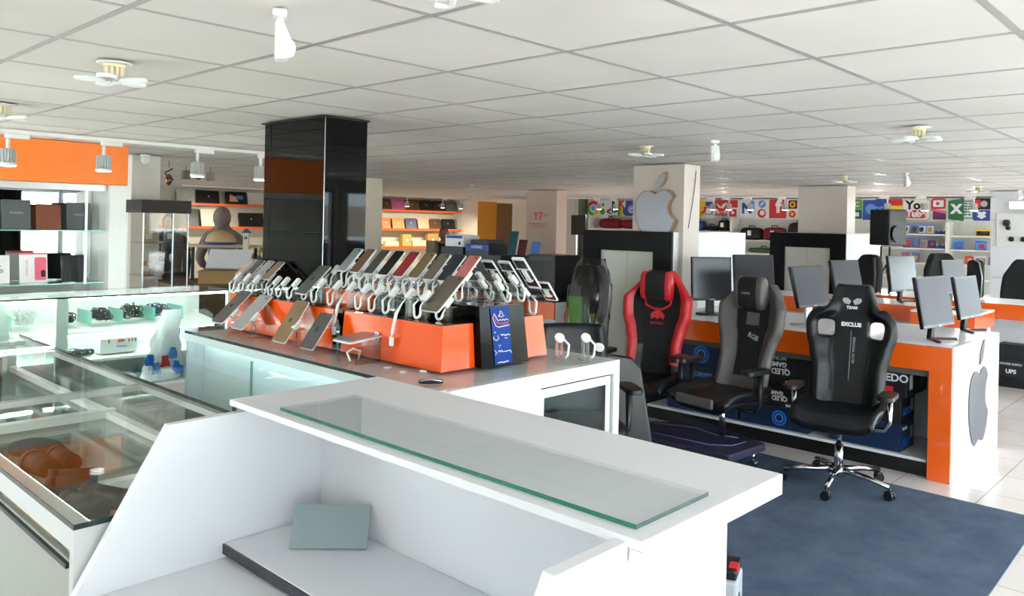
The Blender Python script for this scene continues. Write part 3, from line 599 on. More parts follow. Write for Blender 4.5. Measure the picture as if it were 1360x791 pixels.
# cartons under the desks
def carton(name, lab, x, y, z, dx, dy, dz, m, parts=(), grp=None):
    t = T0(name, lab, 'box', (x, y, z), group=grp)
    MB().box(0, dx, 0, dy, 0, dz, b=0.004).build('carton', m, t)
    F = frameM((-0.001, dy/2, dz/2), (0, -1, 0), (0, 0, 1)); S_ = frameM((dx/2, -0.001, dz/2), (1, 0, 0), (0, 0, 1))
    for k, (pl, kind, args, mm) in enumerate(parts):
        b = MB(F if pl == 'f' else S_)
        if kind == 't': b.text(args[0], args[1], Matrix.Translation((args[2], args[3], 0)), 0.001, bold=0.002)
        elif kind == 'ti': b.text(args[0], args[1], Matrix.Translation((args[2], args[3], 0)) @ Matrix.Rotation(PI, 4, 'Z'), 0.001, bold=0.002)
        elif kind == 'r': plate(b, [(args[0], args[2]), (args[1], args[2]), (args[1], args[3]), (args[0], args[3])], Matrix.Translation((0, 0, -0.0005)), 0.001)
        elif kind == 'ring':
            o_ = circ(args[2], 24, args[0], args[1]); 
            for q in range(24):
                a_ = 2*PI*q/24; a2 = 2*PI*(q+1)/24; r1 = args[2]; r2 = args[3]
                plate(b, [(args[0]+r1*math.cos(a_), args[1]+r1*math.sin(a_)), (args[0]+r1*math.cos(a2), args[1]+r1*math.sin(a2)), (args[0]+r2*math.cos(a2), args[1]+r2*math.sin(a2)), (args[0]+r2*math.cos(a_), args[1]+r2*math.sin(a_))], Matrix(), 0.001)
        b.build('lettering' if kind in 't ti' else 'print', mm, t)
    return t
qled = [('f', 'ti', ('QLED', 0.06, 0.05, -0.02), PRW), ('f', 'ti', ('GAMING', 0.05, 0.0, 0.035), PRW), ('f', 'ti', ('MONITOR', 0.045, -0.01, 0.085), PRGREY), ('f', 't', ('SAMSUNG', 0.03, 0.16, -0.1), PRW)]
glow = [('f', 'ring', (0.0, 0.0, 0.075, 0.055), BLUEB), ('f', 'ring', (0.0, 0.0, 0.045, 0.03), PRLB)]
carton('monitor_carton', 'black gaming monitor carton with upside-down lettering, top of the middle stack', 5.97, 2.50, 0.452, 0.16, 0.55, 0.27, CARTB, qled)
carton('monitor_carton', 'black gaming monitor carton with upside-down lettering, under the topmost one', 5.97, 2.52, 0.286, 0.16, 0.52, 0.162, CARTB, [('f', 'ti', ('QLED', 0.05, 0.05, -0.01), PRW), ('f', 'ti', ('GAMING', 0.04, 0.0, 0.03), PRW), ('f', 't', ('SAMSUNG', 0.025, 0.16, -0.06), PRW)])
carton('monitor_carton', 'navy carton with bright blue ring lying at the bottom of the middle stack', 5.97, 2.50, 0.121, 0.18, 0.56, 0.163, CARTN, [('f', 'ring', (0.05, 0.0, 0.06, 0.045), BLUEB), ('f', 'ring', (0.05, 0, 0.035, 0.025), PRLB)])
carton('monitor_carton', 'navy carton with blue ring print high under the desk beside the red chair', 5.97, 3.12, 0.53, 0.2, 0.6, 0.16, CARTN, glow)
carton('monitor_carton', 'navy carton lying under the blue ring carton', 5.97, 3.10, 0.35, 0.2, 0.62, 0.178, CARTN, [('f', 't', ('CURVED', 0.05, 0, 0), PRLB)])
carton('monitor_carton', 'lowest navy carton on the desk shelf behind the grey chair', 5.97, 3.08, 0.121, 0.22, 0.66, 0.226, CARTN, [('f', 't', ('24', 0.12, 0.1, 0), PRLB)])
carton('component_carton', 'black carton with white lettering and sticker, on top of the right stack', 5.955, 1.80, 0.512, 0.46, 0.58, 0.20, CARTB, [('f', 't', ('REDO', 0.075, 0.20, 0.03), PRW), ('f', 'r', (0.13, 0.20, -0.09, -0.03), PRRED), ('s', 'r', (-0.17, -0.10, -0.05, 0.05), PRW), ('s', 'r', (0.07, 0.18, -0.04, 0.09), mat('tan_sticker', (130, 118, 90), 0.6))])
carton('component_carton', 'dark blue carton with bright blue lettering, middle of the right stack', 5.97, 1.84, 0.317, 0.3, 0.5, 0.193, CARTB, [('s', 't', ('ASUS', 0.07, -0.03, -0.02), BLUEB), ('s', 'r', (0.06, 0.12, -0.03, 0.06), PRGREY)])
carton('component_carton', 'dark blue carton with bright blue lettering, bottom of the right stack', 5.97, 1.84, 0.121, 0.3, 0.5, 0.194, CARTN, [('s', 't', ('ASUS', 0.07, -0.03, -0.04), BLUEB), ('s', 'r', (0.06, 0.12, -0.03, 0.06), PRGREY), ('s', 't', ('VivoMini', 0.03, -0.06, 0.06), PRW)])
carton('carton', 'black carton with white lettering standing under the far right desk', 10.08, 1.70, 0.101, 0.25, 0.42, 0.2, CARTB, [('f', 't', ('UPS', 0.06, -0.08, -0.03), PRW), ('f', 't', ('POWER SUPPLY', 0.03, -0.08, 0.05), PRGREY)])
carton('carton', 'black carton stacked above the lettered one under the far right desk', 10.08, 1.70, 0.303, 0.24, 0.42, 0.16, CARTB)

# ------------------------------------------------------------------ monitors
def monitor(lab, x, y, zb, yaw, tilt, wd, h, base='v', z0=0.902, screen=SCREENL):
    t = T0('monitor', lab, 'monitor', (x, y, z0), yaw)
    Mt = Matrix.Translation((0, 0, zb-z0)) @ Matrix.Rotation(-tilt, 4, 'X')
    MB(Mt).box(-wd/2, wd/2, 0, 0.028, 0, h, b=0.004).build('housing', BLACKM, t)
    bz = 0.012
    MB(Mt).box(-wd/2+bz, wd/2-bz, -0.002, 0.0, 0.022, h-bz).build('screen', screen, t)
    MB(Mt).box(-0.025, 0.025, -0.003, -0.001, 0.006, 0.015).build('badge', PRGREY, t)
    if base == 'v':
        MB().prism([(-0.03, 0.05, 0.01), (0.03, 0.05, 0.01), (0.025, 0.03, zb-z0+0.12), (-0.025, 0.03, zb-z0+0.12)], (0, 0.03, 0)).build('stand', BLACKM, t)
        for s_ in (-1, 1):
            M3 = Matrix.Translation((0, 0.06, 0.0)) @ Matrix.Rotation(s_*R(52), 4, 'Z')
            MB(M3).prism([(-0.018, 0.02, 0.001), (0.018, 0.02, 0.001), (0.012, -0.19, 0.001), (-0.012, -0.19, 0.001)], (0, 0, 0.014), b=0.003).build('foot', BLACKM, t)
            MB(M3).prism([(-0.010, -0.05, 0.0151), (0.010, -0.05, 0.0151), (0.007, -0.185, 0.0151), (-0.007, -0.185, 0.0151)], (0, 0, 0.002)).build('foot_stripe', PRRED, t)
    elif base == 'oval':
        b = MB(); plate(b, circ(0.13, 28, 0, 0.04, ry=0.09), Matrix.Translation((0, 0, 0.001)), 0.016); b.build('foot', BLACKM, t)
        MB().prism([(-0.035, 0.03, 0.016), (0.035, 0.03, 0.016), (0.03, 0.03, zb-z0+0.1), (-0.03, 0.03, zb-z0+0.1)], (0, 0.035, 0)).build('stand', BLACKM, t)
    else:
        MB().box(-0.07, 0.07, 0.02, 0.17, 0.001, 0.012).build('foot', STEEL, t)
        MB().prism([(-0.045, 0.05, 0.012), (0.045, 0.05, 0.012), (0.045, 0.05, zb-z0+0.10), (-0.045, 0.05, zb-z0+0.10)], (0, 0.018, 0)).build('stand', STEEL, t)
    return t
monitor('dark framed flat monitor on an oval foot between the red and grey chairs', 6.343, 3.537, 1.03, -0.622, 0.081, 0.376, 0.384, 'oval', screen=SCREEN)
monitor('monitor with pale reflecting screen directly behind the grey gaming chair', 6.689, 3.305, 1.076, -0.569, 0.106, 0.399, 0.364, 'oval')
monitor('monitor on a silver column stand left of the black gaming chair', 6.277, 2.59, 1.063, -0.099, 0.253, 0.485, 0.33, 'col')
monitor('tilted monitor rising behind the head of the black gaming chair', 7.13, 2.62, 1.06, -0.2, 0.22, 0.42, 0.36, 'v')
monitor('monitor nearest the front desk corner, standing on a red and black V foot', 6.255, 1.677, 1.0, -0.104, 0.18, 0.541, 0.364, 'v')
monitor('right monitor of the pair at the desk end, on a red and black V foot', 7.057, 1.662, 1.007, -0.068, 0.174, 0.50, 0.331, 'v')
monitor('monitor on the rear desk in front of the game shelves', 9.242, 2.83, 1.025, -0.217, 0.133, 0.526, 0.389, 'v', z0=0.907, screen=SCREEN)
monitor('smaller pale monitor half hidden between the two front monitors', 8.95, 2.26, 1.06, -0.15, 0.12, 0.486, 0.34, 'v', z0=0.902)

# ------------------------------------------------------------------ rug
b = MB(); b.prism([(2.2, 0.86, 0.001), (5.56, 0.93, 0.001), (5.63, 3.9, 0.001), (3.3, 3.9, 0.001), (3.3, 2.2, 0.001), (2.2, 2.2, 0.001)], (0, 0, 0.008))
tag(b.build('rug', rug_mat()), 'large flat blue grey carpet rug on the pale floor tiles', 'rug')

# ------------------------------------------------------------------ chairs (front towards local -y)
def ip(tab, z):
    for (a, va), (b_, vb) in zip(tab, tab[1:]):
        if z <= b_: 
            k = max(0, (z-a)/(b_-a)); k = k*k*(3-2*k); return va+(vb-va)*k
    return tab[-1][1]
def star(t, m, hub_m, legs=5, r=0.31, z0=0.009, seat_z=0.42, a0=0.2):
    b = MB(); b.cyl((0, 0, 0.10+z0), (0, 0, 0.28), 0.028).cyl((0, 0, 0.28), (0, 0, seat_z), 0.016); b.build('gas_lift', hub_m, t)
    b = MB(); b.cyl((0, 0, 0.07+z0), (0, 0, 0.13+z0), 0.045)
    for k in range(legs):
        a = a0+2*PI*k/legs; c, s_ = math.cos(a), math.sin(a)
        b.tube([(c*0.03, s_*0.03, 0.11+z0), (c*r*0.6, s_*r*0.6, 0.10+z0), (c*r, s_*r, 0.078+z0)], [0.024, 0.019, 0.016], 8)
    base = b.build('star_base', m, t)
    for k in range(legs):
        a = a0+2*PI*k/legs; c, s_ = math.cos(a), math.sin(a)
        b = MB(Matrix.Translation((c*r, s_*r, z0)) @ Matrix.Rotation(a*2.3, 4, 'Z'))
        b.cyl((-0.022, 0, 0.028), (-0.006, 0, 0.028), 0.028, n=18).cyl((0.006, 0, 0.028), (0.022, 0, 0.028), 0.028, n=18).cyl((0, 0, 0.028), (0, 0, 0.08), 0.008).box(-0.024, 0.024, -0.02, 0.024, 0.045, 0.06, b=0.006)
        b.build('caster', BLACKM, t)
    return base
def arms(t, zs, w_, chrome=False, zt=0.69, sides=(-1, 1)):
    for s_ in sides:
        b = MB(); 
        b.tube([(s_*0.16, 0.02, zs-0.06), (s_*(w_+0.02), 0.02, zs-0.05), (s_*(w_+0.05), 0.02, zs), (s_*(w_+0.05), 0.02, zt-0.02)], [0.014, 0.014, 0.016, 0.022], 8)
        br = b.build('armrest', CHROME if chrome else BLACKM, t)
        b = MB(Matrix.Translation((s_*(w_+0.045), -0.02, zt))); b.prism([(x, y, -0.012) for x, y in rrect(-0.05, 0.05, -0.13, 0.13, 0.045)], (0, 0, 0.03), b=0.008)
        b.build('arm_pad', BLACKM, br)
SEAT_Z = 0.46
def gaming_chair(lab, M, W, mats, holes=False, smats=None, pillow=None, mi=None, base=True, recline=0.16, stitch=False, film=False, zt=1.32, cushion=None):
    t = T0('gaming_chair', lab, 'chair', M=M)
    if base == 'chrome': star(t, CHROME, CHROME, a0=R(-36+90), r=0.34)
    elif base: star(t, BLACKM, BLACKM, a0=0.3)
    else: MB().cyl((0, 0, 0.19), (0, 0, 0.46), 0.022).build('gas_lift', CHROME, t)
    MB().box(-0.12, 0.12, -0.12, 0.16, SEAT_Z-0.07, SEAT_Z-0.03, b=0.01).cyl((0.05, 0, SEAT_Z-0.05), (0.26, 0, SEAT_Z-0.05), 0.007).build('tilt_mechanism', BLACKM, t)
    def seatf(s_, v):
        y = -0.30+0.54*v; wv = 0.25+0.02*math.sin(v*PI)
        z = SEAT_Z+0.055+0.095*max(0, (abs(s_)-0.58)/0.42)**1.3*(1-0.35*max(0, 0.3-v)/0.3) - 0.05*max(0, 0.18-v)/0.18 - 0.075*max(0, abs(s_)-0.93)/0.07
        return (s_*wv*1.06, y, z)
    sm = (lambda s_, v: 1 if abs(s_) > 0.62 else 0)
    MB().grid(14, 12, seatf, mi=sm).build('seat', smats or mats, t, mods=(('solid', 0.085, -1), ('sub', 2)), recalc=False)
    def backf(s_, v):
        z = 0.47+(zt-0.47)*v; hw = ip(W, z)
        yb = 0.20+recline*(z-0.47)/0.85+0.03*math.sin(v*PI)
        wing = max(0, (abs(s_)-0.5)/0.5)**1.4*0.085*(1 if z < 1.12 else max(0.1, 1-(z-1.12)/0.1))
        return (s_*hw, yb-wing, z)
    sk = None
    if holes: sk = lambda s_, v: 0.49 < abs(s_) < 0.80 and 0.575 < v < 0.70
    MB().grid(18, 26, backf, skip=sk, mi=mi or (lambda s_, v: 0)).build('backrest', mats, t, mods=(('solid', 0.075, -1), ('sub', 2)), recalc=False)
    if pillow:
        z, pw, ph, pm, pm2 = pillow
        y = 0.20+recline*(z-0.47)/0.85-0.045
        p = MB().ball((0, y, z), pw, 0.055, ph, 20, 0.62).build('headrest_pillow', pm, t)
        if pm2:
            for s_ in (-1, 1):
                MB().ball((s_*pw*0.76, y+0.004, z), pw*0.33, 0.056, ph*1.02, 16, 0.7).build('pillow_side', pm2, p)
    if cushion: 
        MB().ball((0, 0.14, 0.62), 0.15, 0.05, 0.09, 16, 0.6).build('lumbar_cushion', cushion, t)
    return t
def facing(x, y, fx, fy, z=0.0):
    return Mloc(x, y, z, math.atan2(fx, -fy))
WB_ = [(0.47, 0.18), (0.60, 0.19), (0.75, 0.195), (0.88, 0.225), (0.97, 0.255), (1.04, 0.262), (1.085, 0.225), (1.12, 0.148), (1.19, 0.135), (1.26, 0.122), (1.30, 0.09)]
t = gaming_chair('black leather gaming chair with chrome star base standing on the rug', facing(5.27, 2.00, -0.97, -0.16), WB_, [BLACKL, BLACKL], holes=True, base='chrome', zt=1.305)
arms(t, SEAT_Z, 0.245, chrome=True, zt=0.63)
# emblem and stitching, lying on the backrest front
def onback(z, y0=0.20, rec=0.16, off=0.010): 
    v = (z-0.47)/0.85; return (0, y0+rec*v+0.03*math.sin(v*PI)-off, z)
def backM(z, x=0, off=0.0165):
    p = onback(z, off=off); return Matrix.Translation((x, p[1], z)) @ Matrix.Rotation(PI/2-0.19, 4, 'X')
b = MB(); Mx = backM(1.19)
for s_ in (-1, 1):
    plate(b, [(s_*0.005, 0.0), (s_*0.03, 0.022), (s_*0.058, 0.02), (s_*0.062, 0.0), (s_*0.045, -0.018), (s_*0.018, -0.024)], Mx, 0.002)
b.build('emblem', PRGREY, t)
b = MB(); b.text('TEAM', 0.028, backM(1.145), 0.002, bold=0.001); b.text('EXCLUS', 0.036, backM(1.03, off=0.0165), 0.002, bold=0.002); b.build('lettering', PRW, t)
b = MB(); b.tube([onback(0.99-0.03*k, off=0.006) for k in range(12)], 0.0035, 5); b.build('centre_seam', mat('seam_thread', (120, 120, 124), 0.5), t)
b = MB(); b.text('PERSONAL RACER', 0.022, backM(0.86, 0.022) @ Matrix.Rotation(-PI/2, 4, 'Z'), 0.002); b.build('lettering', PRGREY, t)
b = MB()
for s_ in (-1, 1):
    b.tube([(s_*0.12, onback(0.95)[1]-0.014, 0.95), (s_*0.125, onback(0.8)[1]-0.014, 0.8), (s_*0.10, onback(0.68)[1]-0.012, 0.68), (s_*0.105, onback(0.58)[1]-0.012, 0.58)], 0.003, 5)
b.build('seam', mat('dark_thread', (8, 8, 9), 0.8), t)

WR_ = [(0.47, 0.20), (0.62, 0.205), (0.75, 0.205), (0.88, 0.24), (1.0, 0.275), (1.12, 0.275), (1.20, 0.225), (1.26, 0.15), (1.32, 0.10)]
WN_ = [(0.47, 0.19), (0.62, 0.18), (0.75, 0.18), (0.86, 0.205), (0.98, 0.25), (1.10, 0.255), (1.19, 0.21), (1.25, 0.15), (1.32, 0.10)]
def mi_red(s_, v): return 1 if abs(s_) > 0.78 and v > 0.16 else (2 if abs(s_) > 0.55 and v < 0.3 else 0)
t = gaming_chair('black gaming chair with bright red bolster edges by the cupboard door', facing(5.16, 3.46, -0.97, -0.22), WN_, [BLACKF, REDL, BLACKL], smats=[BLACKL, BLACKL], mi=mi_red, pillow=(1.20, 0.125, 0.115, BLACKF, REDL), recline=0.14)
arms(t, SEAT_Z, 0.25)
b = MB(); b.text('GAMING', 0.03, Matrix.Translation((0, 0.285-0.045-0.005, 1.20)) @ Matrix.Rotation(PI/2, 4, 'X'), 0.002); b.build('lettering', PRRED, t)
b = MB(); Mx = backM(0.96, off=0.0155)
plate(b, [(-0.05, -0.03), (-0.06, 0.01), (-0.03, 0.035), (0, 0.055), (0.03, 0.035), (0.06, 0.01), (0.05, -0.03), (0.02, -0.01), (0, -0.03), (-0.02, -0.01)], Mx, 0.002); b.text('RACING', 0.03, Mx @ Matrix.Translation((0, -0.06, 0)), 0.002); b.build('emblem', PRRED, t)
b = MB(); b.tube([(-0.11, onback(1.10)[1]-0.02, 1.12), (-0.10, onback(1.03)[1]-0.012, 1.04), (-0.03, onback(1.02)[1]-0.012, 1.015), (0.04, onback(1.02)[1]-0.012, 1.015), (0.10, onback(1.03)[1]-0.012, 1.05), (0.12, onback(1.10)[1]-0.02, 1.12)], 0.011, 6); b.build('piping', REDL, t)

def mi_grey(s_, v): return 1 if abs(s_) > 0.55 or v < 0.17 or (abs(s_) < 0.25 and 0.63 < v < 0.73) else 0
t = gaming_chair('dark grey and black gaming chair on the wheeled platform', facing(5.20, 2.80, -0.88, 0.16, 0.0), WN_, [BLACKF, GREYL], smats=[BLACKL, BLACKL], mi=mi_grey, zt=1.27, pillow=(1.20, 0.12, 0.12, BLACKF, GREYL), base=False, recline=0.16)
arms(t, SEAT_Z, 0.25)
MB().box(-0.16, 0.16, -0.32, -0.29, SEAT_Z-0.02, SEAT_Z+0.05, b=0.012).build('seat_front', GREYL, t)
b = MB(); b.text('RGB', 0.05, backM(0.88, 0.03, off=0.0155) @ Matrix.Rotation(-0.3, 4, 'Z'), 0.002, bold=0.001); b.build('lettering', PRGREY, t)
b = MB(); b.text('GAMER', 0.024, Matrix.Translation((0, 0.20+0.16*0.86-0.105, 1.20)) @ Matrix.Rotation(PI/2, 4, 'X'), 0.002); b.build('lettering', PRGREY, t)

def mi_green(s_, v): return 1 if (s_ < -0.42 and 0.34 < v < 0.64) or (0.1 < s_ < 0.5 and 0.3 < v < 0.5) else (0 if abs(s_) < 0.6 else 2)
t = gaming_chair('green and black gaming chair wrapped in clear plastic film', facing(5.36, 4.42, -0.96, 0.28), WN_, [BLACKF, GREENL, GREYL], mi=mi_green, pillow=(1.22, 0.11, 0.10, BLACKF, None), recline=0.08)
arms(t, SEAT_Z, 0.25)
def filmf(s_, v):
    z = 0.62+0.76*v; a = s_*PI; k = 1+0.05*math.sin(7*a+9*v)+0.03*math.sin(17*a+23*v)
    return (0.27*k*math.sin(a)*(1-0.5*v**5), 0.23-0.14*k*math.cos(a)*(1-0.4*v**4)+0.07*v, z)
MB().grid(36, 18, filmf).build('plastic_cover', FILM, t)

t = T0('office_chair', 'low backed black leather office chair just behind the glass counter', 'chair', M=facing(3.76, 2.95, -0.62, -0.78))
star(t, BLACKM, BLACKM)
MB().ball((0, -0.02, 0.47), 0.26, 0.25, 0.06, 20, 0.6).build('seat', BLACKL, t)
def obf(s_, v):
    return (s_*(0.24-0.03*v*v), 0.25+0.10*v-0.05*(abs(s_))**3, 0.50+0.55*v)
MB().grid(12, 12, obf).build('backrest', BLACKL, t, mods=(('solid', 0.11, 0), ('sub', 2)), recalc=False)
arms(t, 0.45, 0.25, zt=0.92-0.22)
MB().tube([(0, 0.05, 0.40), (0, 0.28, 0.40), (0, 0.34, 0.6)], 0.02, 8).build('back_support', BLACKM, t)

# folded chairs and bag silhouettes behind the monitors
def plainback(lab, M, wd, h, z0, m, name='gaming_chair', cat='chair'):
    t = T0(name, lab, cat, M=M)
    Wt = [(0, wd*0.9), (0.5, wd), (0.75, wd*0.95), (0.9, wd*0.7), (1.0, wd*0.45)]
    MB().grid(12, 14, lambda s_, v: (s_*ip(Wt, v), 0.12*v-0.05*abs(s_)**2, z0+h*v)).build('backrest', m, t, mods=(('solid', 0.08, 0), ('sub', 2)), recalc=False)
    MB().ball((0, -0.24, z0-0.02), 0.25, 0.25, 0.06, 18, 0.6).build('seat', m, t)
    star(t, BLACKM, BLACKM, z0=0.002)
    return t
plainback('black gaming chair behind the small pale monitor, wide shouldered', facing(11.45, 3.02, -0.5, -0.86), 0.30, 0.92, 0.48, BLACKF)
plainback('plain black chair cut by the right picture edge before the white pier', facing(11.45, 2.10, -1, 0), 0.30, 0.88, 0.48, BLACKF, name='office_chair')
t = T0('gadget_case', 'tall black case with a pale edge beside the wide shouldered chair', 'case', (10.5, 2.46, 0.907))
MB().box(0, 0.1, -0.09, 0.09, 0, 0.45, b=0.045).build('shell', BLACKF, t)
MB().tube([(-0.004, -0.07, 0.02), (-0.004, -0.08, 0.25), (-0.004, -0.05, 0.42), (-0.004, 0, 0.45)], 0.008, 6).build('zip', SILVER, t)

# loudspeaker on its stand, backpack
t = T0('speaker_stand', 'black tripod stand carrying the loudspeaker beside the rear desk', 'stand', (10.30, 3.38, 0.907))
MB().tube([(-0.04, 0.05, 0.0), (-0.04, 0.05, 0.575), (-0.04, -0.05, 0.575), (-0.04, -0.05, 0.0)], 0.011, 8).build('pole', BLACKM, t)
for (dx, dy) in ((-0.12, 0.14), (-0.05, -0.16), (0.15, 0.0)): MB().tube([(0, 0, 0.35), (dx, dy, 0.012)], 0.011, 6).build('leg', BLACKM, t)
t = T0('loudspeaker', 'big black loudspeaker cabinet raised on a stand, under the blue console logo', 'speaker', Mloc(0, 0, 0) and (10.30, 3.38, 1.5), R(-20))
MB().prism([(-0.14, -0.14, 0), (0.14, -0.17, 0), (0.14, 0.17, 0), (-0.14, 0.14, 0)], (0, 0, 0.44), b=0.015).build('cabinet', BLACKM, t)
MB().box(-0.145, -0.141, -0.12, 0.12, 0.02, 0.42).build('grille', BLACKF, t)
b = MB(); b.cyl((-0.02, -0.16, 0.14), (-0.02, -0.175, 0.14), 0.10, n=24); b.build('woofer', mat('woofer_grey', (38, 39, 42), 0.5), t)
t = T0('backpack', 'black padded backpack hanging under the loudspeaker', 'bag', (10.10, 3.50, 0.907))
MB().ball((0, 0, 0.24), 0.09, 0.14, 0.24, 20, 0.55).build('body', BB, t)
MB().tube([(-0.05, 0.10, 0.42), (-0.10, 0.2, 0.2), (-0.06, 0.22, 0.03)], 0.018, 6).build('strap', BB, t)
MB().tube([(-0.10, -0.08, 0.44), (-0.13, -0.10, 0.25), (-0.10, -0.08, 0.05)], 0.014, 6).build('strap', GREYL, t)

# low wheeled platform and leaning black panel
PLT = mat('purple_black_print', (50, 46, 68), 0.4)
t = T0('wheeled_platform', 'low dark purple platform on chrome casters carrying the grey chair', 'platform', (5.15, 2.95, 0.009))
b = MB(); b.prism([(-0.36, 0.55, 0.12), (-0.34, -0.42, 0.12), (0.12, -0.45, 0.12), (0.34, 0.12, 0.12), (-0.05, 0.58, 0.12)], (0, 0, 0.055), b=0.012); b.build('deck', PLT, t)
b = MB(); b.tube([(-0.24, 0.42, 0.178), (-0.22, -0.2, 0.178), (-0.12, -0.32, 0.178), (0.05, -0.34, 0.178)], 0.003, 4).tube([(0.0, 0.45, 0.178), (0.12, 0.1, 0.178), (0.05, -0.1, 0.178), (0.1, -0.25, 0.178)], 0.003, 4); b.build('line_print', mat('violet_line', (110, 118, 170), 0.4), t)
for (dx, dy) in ((-0.28, 0.42), (-0.28, -0.34), (0.07, -0.38), (0.24, 0.12)):
    b = MB(Matrix.Translation((dx, dy, 0))); b.cyl((-0.02, 0, 0.03), (-0.005, 0, 0.03), 0.03).cyl((0.005, 0, 0.03), (0.02, 0, 0.03), 0.03).cyl((0, 0, 0.03), (0, 0, 0.121), 0.014); b.build('caster', CHROME, t)
t = T0('leaning_panel', 'tapered black panel with small lettering leaning behind the counter corner', 'panel', M=Matrix.Translation((4.36, 3.02, 0.009)) @ Matrix.Rotation(R(-48), 4, 'Z'))
b = MB(); b.prism([(-0.16, 0, 0.0), (0.20, 0, 0.0), (0.08, 0.06, 0.72), (0.02, 0.07, 0.79), (-0.16, 0.07, 0.81)], (0, 0.05, 0), b=0.012); b.build('panel', BLACKP, t)
b = MB(); b.text('GAMING', 0.035, Matrix.Translation((0.02, -0.002+0.016, 0.16)) @ Matrix.Rotation(PI/2-0.09, 4, 'X'), 0.002); b.build('lettering', PRGREY, t)
b = MB(); b.cyl((-0.10, 0.055, 0.74), (-0.10, 0.045, 0.74), 0.012); b.build('screw', CHROME, t)

# ------------------------------------------------------------------ centre showcase island
IX0, IX1, IY0, IY1, IZ = 2.03, 3.23, 2.30, 4.45, 1.03
t = T0('island_showcase', 'glass topped island showcase under the orange phone riser', 'showcase', (0, 0, 0))
MB().box(IX0, IX1, IY0, IY1, IZ-0.012, IZ, b=0.002).build('glass_top', TOPGLASS, t)
MB().box(IX0-0.004, IX0-0.001, IY0, IY1, IZ-0.014, IZ).build('top_edge', DARKEDGE, t)
MB().box(IX0-0.002, IX0+0.012, IY0, IY1, IZ-0.055, IZ-0.013).build('top_rail', mat('pale_rail', (200, 214, 212), 0.4), t)
MB().box(IX0, IX0+0.006, IY0+0.03, IY1, 0.08, IZ-0.056).build('side_glass', SIDEGLASS, t)
b = MB(); b.box(IX0+0.08, IX1, IY0-0.0, IY0+0.03, IZ-0.075, IZ-0.013); b.box(IX1-0.045, IX1, IY0, IY0+0.03, 0.0, IZ-0.075); b.box(IX0+0.001, IX0+0.03, IY0, IY0+0.03, 0.0, IZ-0.013)
b.box(IX0+0.03, IX1-0.045, IY0, IY0+0.03, 0.0, 0.10)
fr = b.build('frame', WHITEP, t)
b = MB(); b.box(IX0+0.65, IX1-0.05, IY0+0.012, IY0+0.035, IZ-0.125, IZ-0.085); b.box(IX1-0.095, IX1-0.055, IY0+0.012, IY0+0.035, 0.1, IZ-0.125); b.box(IX0+0.62, IX0+0.65, IY0+0.012, IY0+0.035, 0.1, IZ-0.085); b.build('sliding_door_frame', STEEL, t)
MB().box(IX0+0.65, IX1-0.095, IY0+0.02, IY0+0.026, 0.1, IZ-0.125).build('sliding_door', DOORGLASS, t)
MB().box(IX0+0.03, IX0+0.62, IY0+0.005, IY0+0.02, 0.1, IZ-0.075).build('front_panel', WHITE, t)
MB().box(IX1-0.006, IX1, IY0+0.03, IY1, 0.08, IZ-0.013).build('side_glass', SIDEGLASS, t)
MB().box(IX0+0.008, IX1-0.008, IY0+0.03, IY1, 0.0, 0.12).build('base', WHITE, t)
MB().box(IX0+0.008, IX1-0.008, IY1-0.02, IY1, 0.12, IZ-0.013).build('end_panel', WHITE, t)
IW = mat('frosted_white', (226, 232, 232), 0.4)
MB().box(IX0+0.10, IX0+0.12, IY0+0.04, IY1-0.021, 0.12, 0.974).build('inner_panel', IW, t)
b = MB(); b.box(IX0+0.02, IX0+0.09, 2.6, 3.75, 0.12, 0.76); b.box(IX0+0.02, IX0+0.06, 2.6, 3.98, 0.12, 0.62); b.build('step_shelf', IW, t)
MB().box(IX0+0.13, IX1-0.02, IY0+0.04, IY1-0.03, 0.55, 0.56).build('glass_shelf', GLASS, t)
MB().box(IX0+0.0125, IX1-0.007, IY0+0.031, IY1-0.021, 1.006, 1.0165).build('display_deck', IW, t)
MB().box(IX0+0.02, IX0+0.03, IY0+0.06, IY1-0.05, 0.985, 0.995).build('glow_strip', mat('island_added_glow', (235, 250, 255), emit=7), t)  # added glowing strip hidden behind the top rail, brightens the side panel
MB().box(IX0+0.008, IX0+0.02, 3.72, 3.726, 0.12, 0.95).build('glass_divider', mat('pale_teal_edge', (110, 150, 146), 0.2), t)

# orange stepped riser on the glass top
RX0, RX1, RY0, RY1 = 2.285, 3.0, 2.555, 4.46
t = T0('display_riser', 'stepped glossy orange and black riser holding the rows of phones', 'riser', (0, 0, IZ+0.001))
def wedge(x0, x1, y0, y1, z0, z1, fx0=0.02, fx1=0.0, fy0=0.018, m=ORANGER, name='step'):
    b = MB(); A = [(x0, y0, z0), (x1, y0, z0), (x1, y1, z0), (x0, y1, z0)]; B = [(x0+fx0, y0+fy0, z1), (x1-fx1, y0+fy0, z1), (x1-fx1, y1, z1), (x0+fx0, y1, z1)]
    for q in ((A[::-1]), B, (A[0], A[1], B[1], B[0]), (A[1], A[2], B[2], B[1]), (A[2], A[3], B[3], B[2]), (A[3], A[0], B[0], B[3])): b.face(q)
    return b.build(name, m, t)
wedge(RX0, 2.485, RY0, 3.30, 0, 0.196)
wedge(RX0+0.002, 2.485, 3.30, 3.375, 0, 0.195, m=BLACKG)
wedge(RX0, 2.485, 3.375, RY1, 0, 0.196)
wedge(2.80, RX1, RY0+0.02, 3.78, 0, 0.196, fx0=0, fx1=0.02)
wedge(2.487, 2.797, RY0-0.04, 3.79, 0, 0.265, fx0=0.008, fx1=0.012, fy0=0.03, m=TOWERM, name='tower')
MB().box(2.50, 2.78, RY0-0.01, 3.78, 0.266, 0.272).build('tower_top', CLEAR, t)
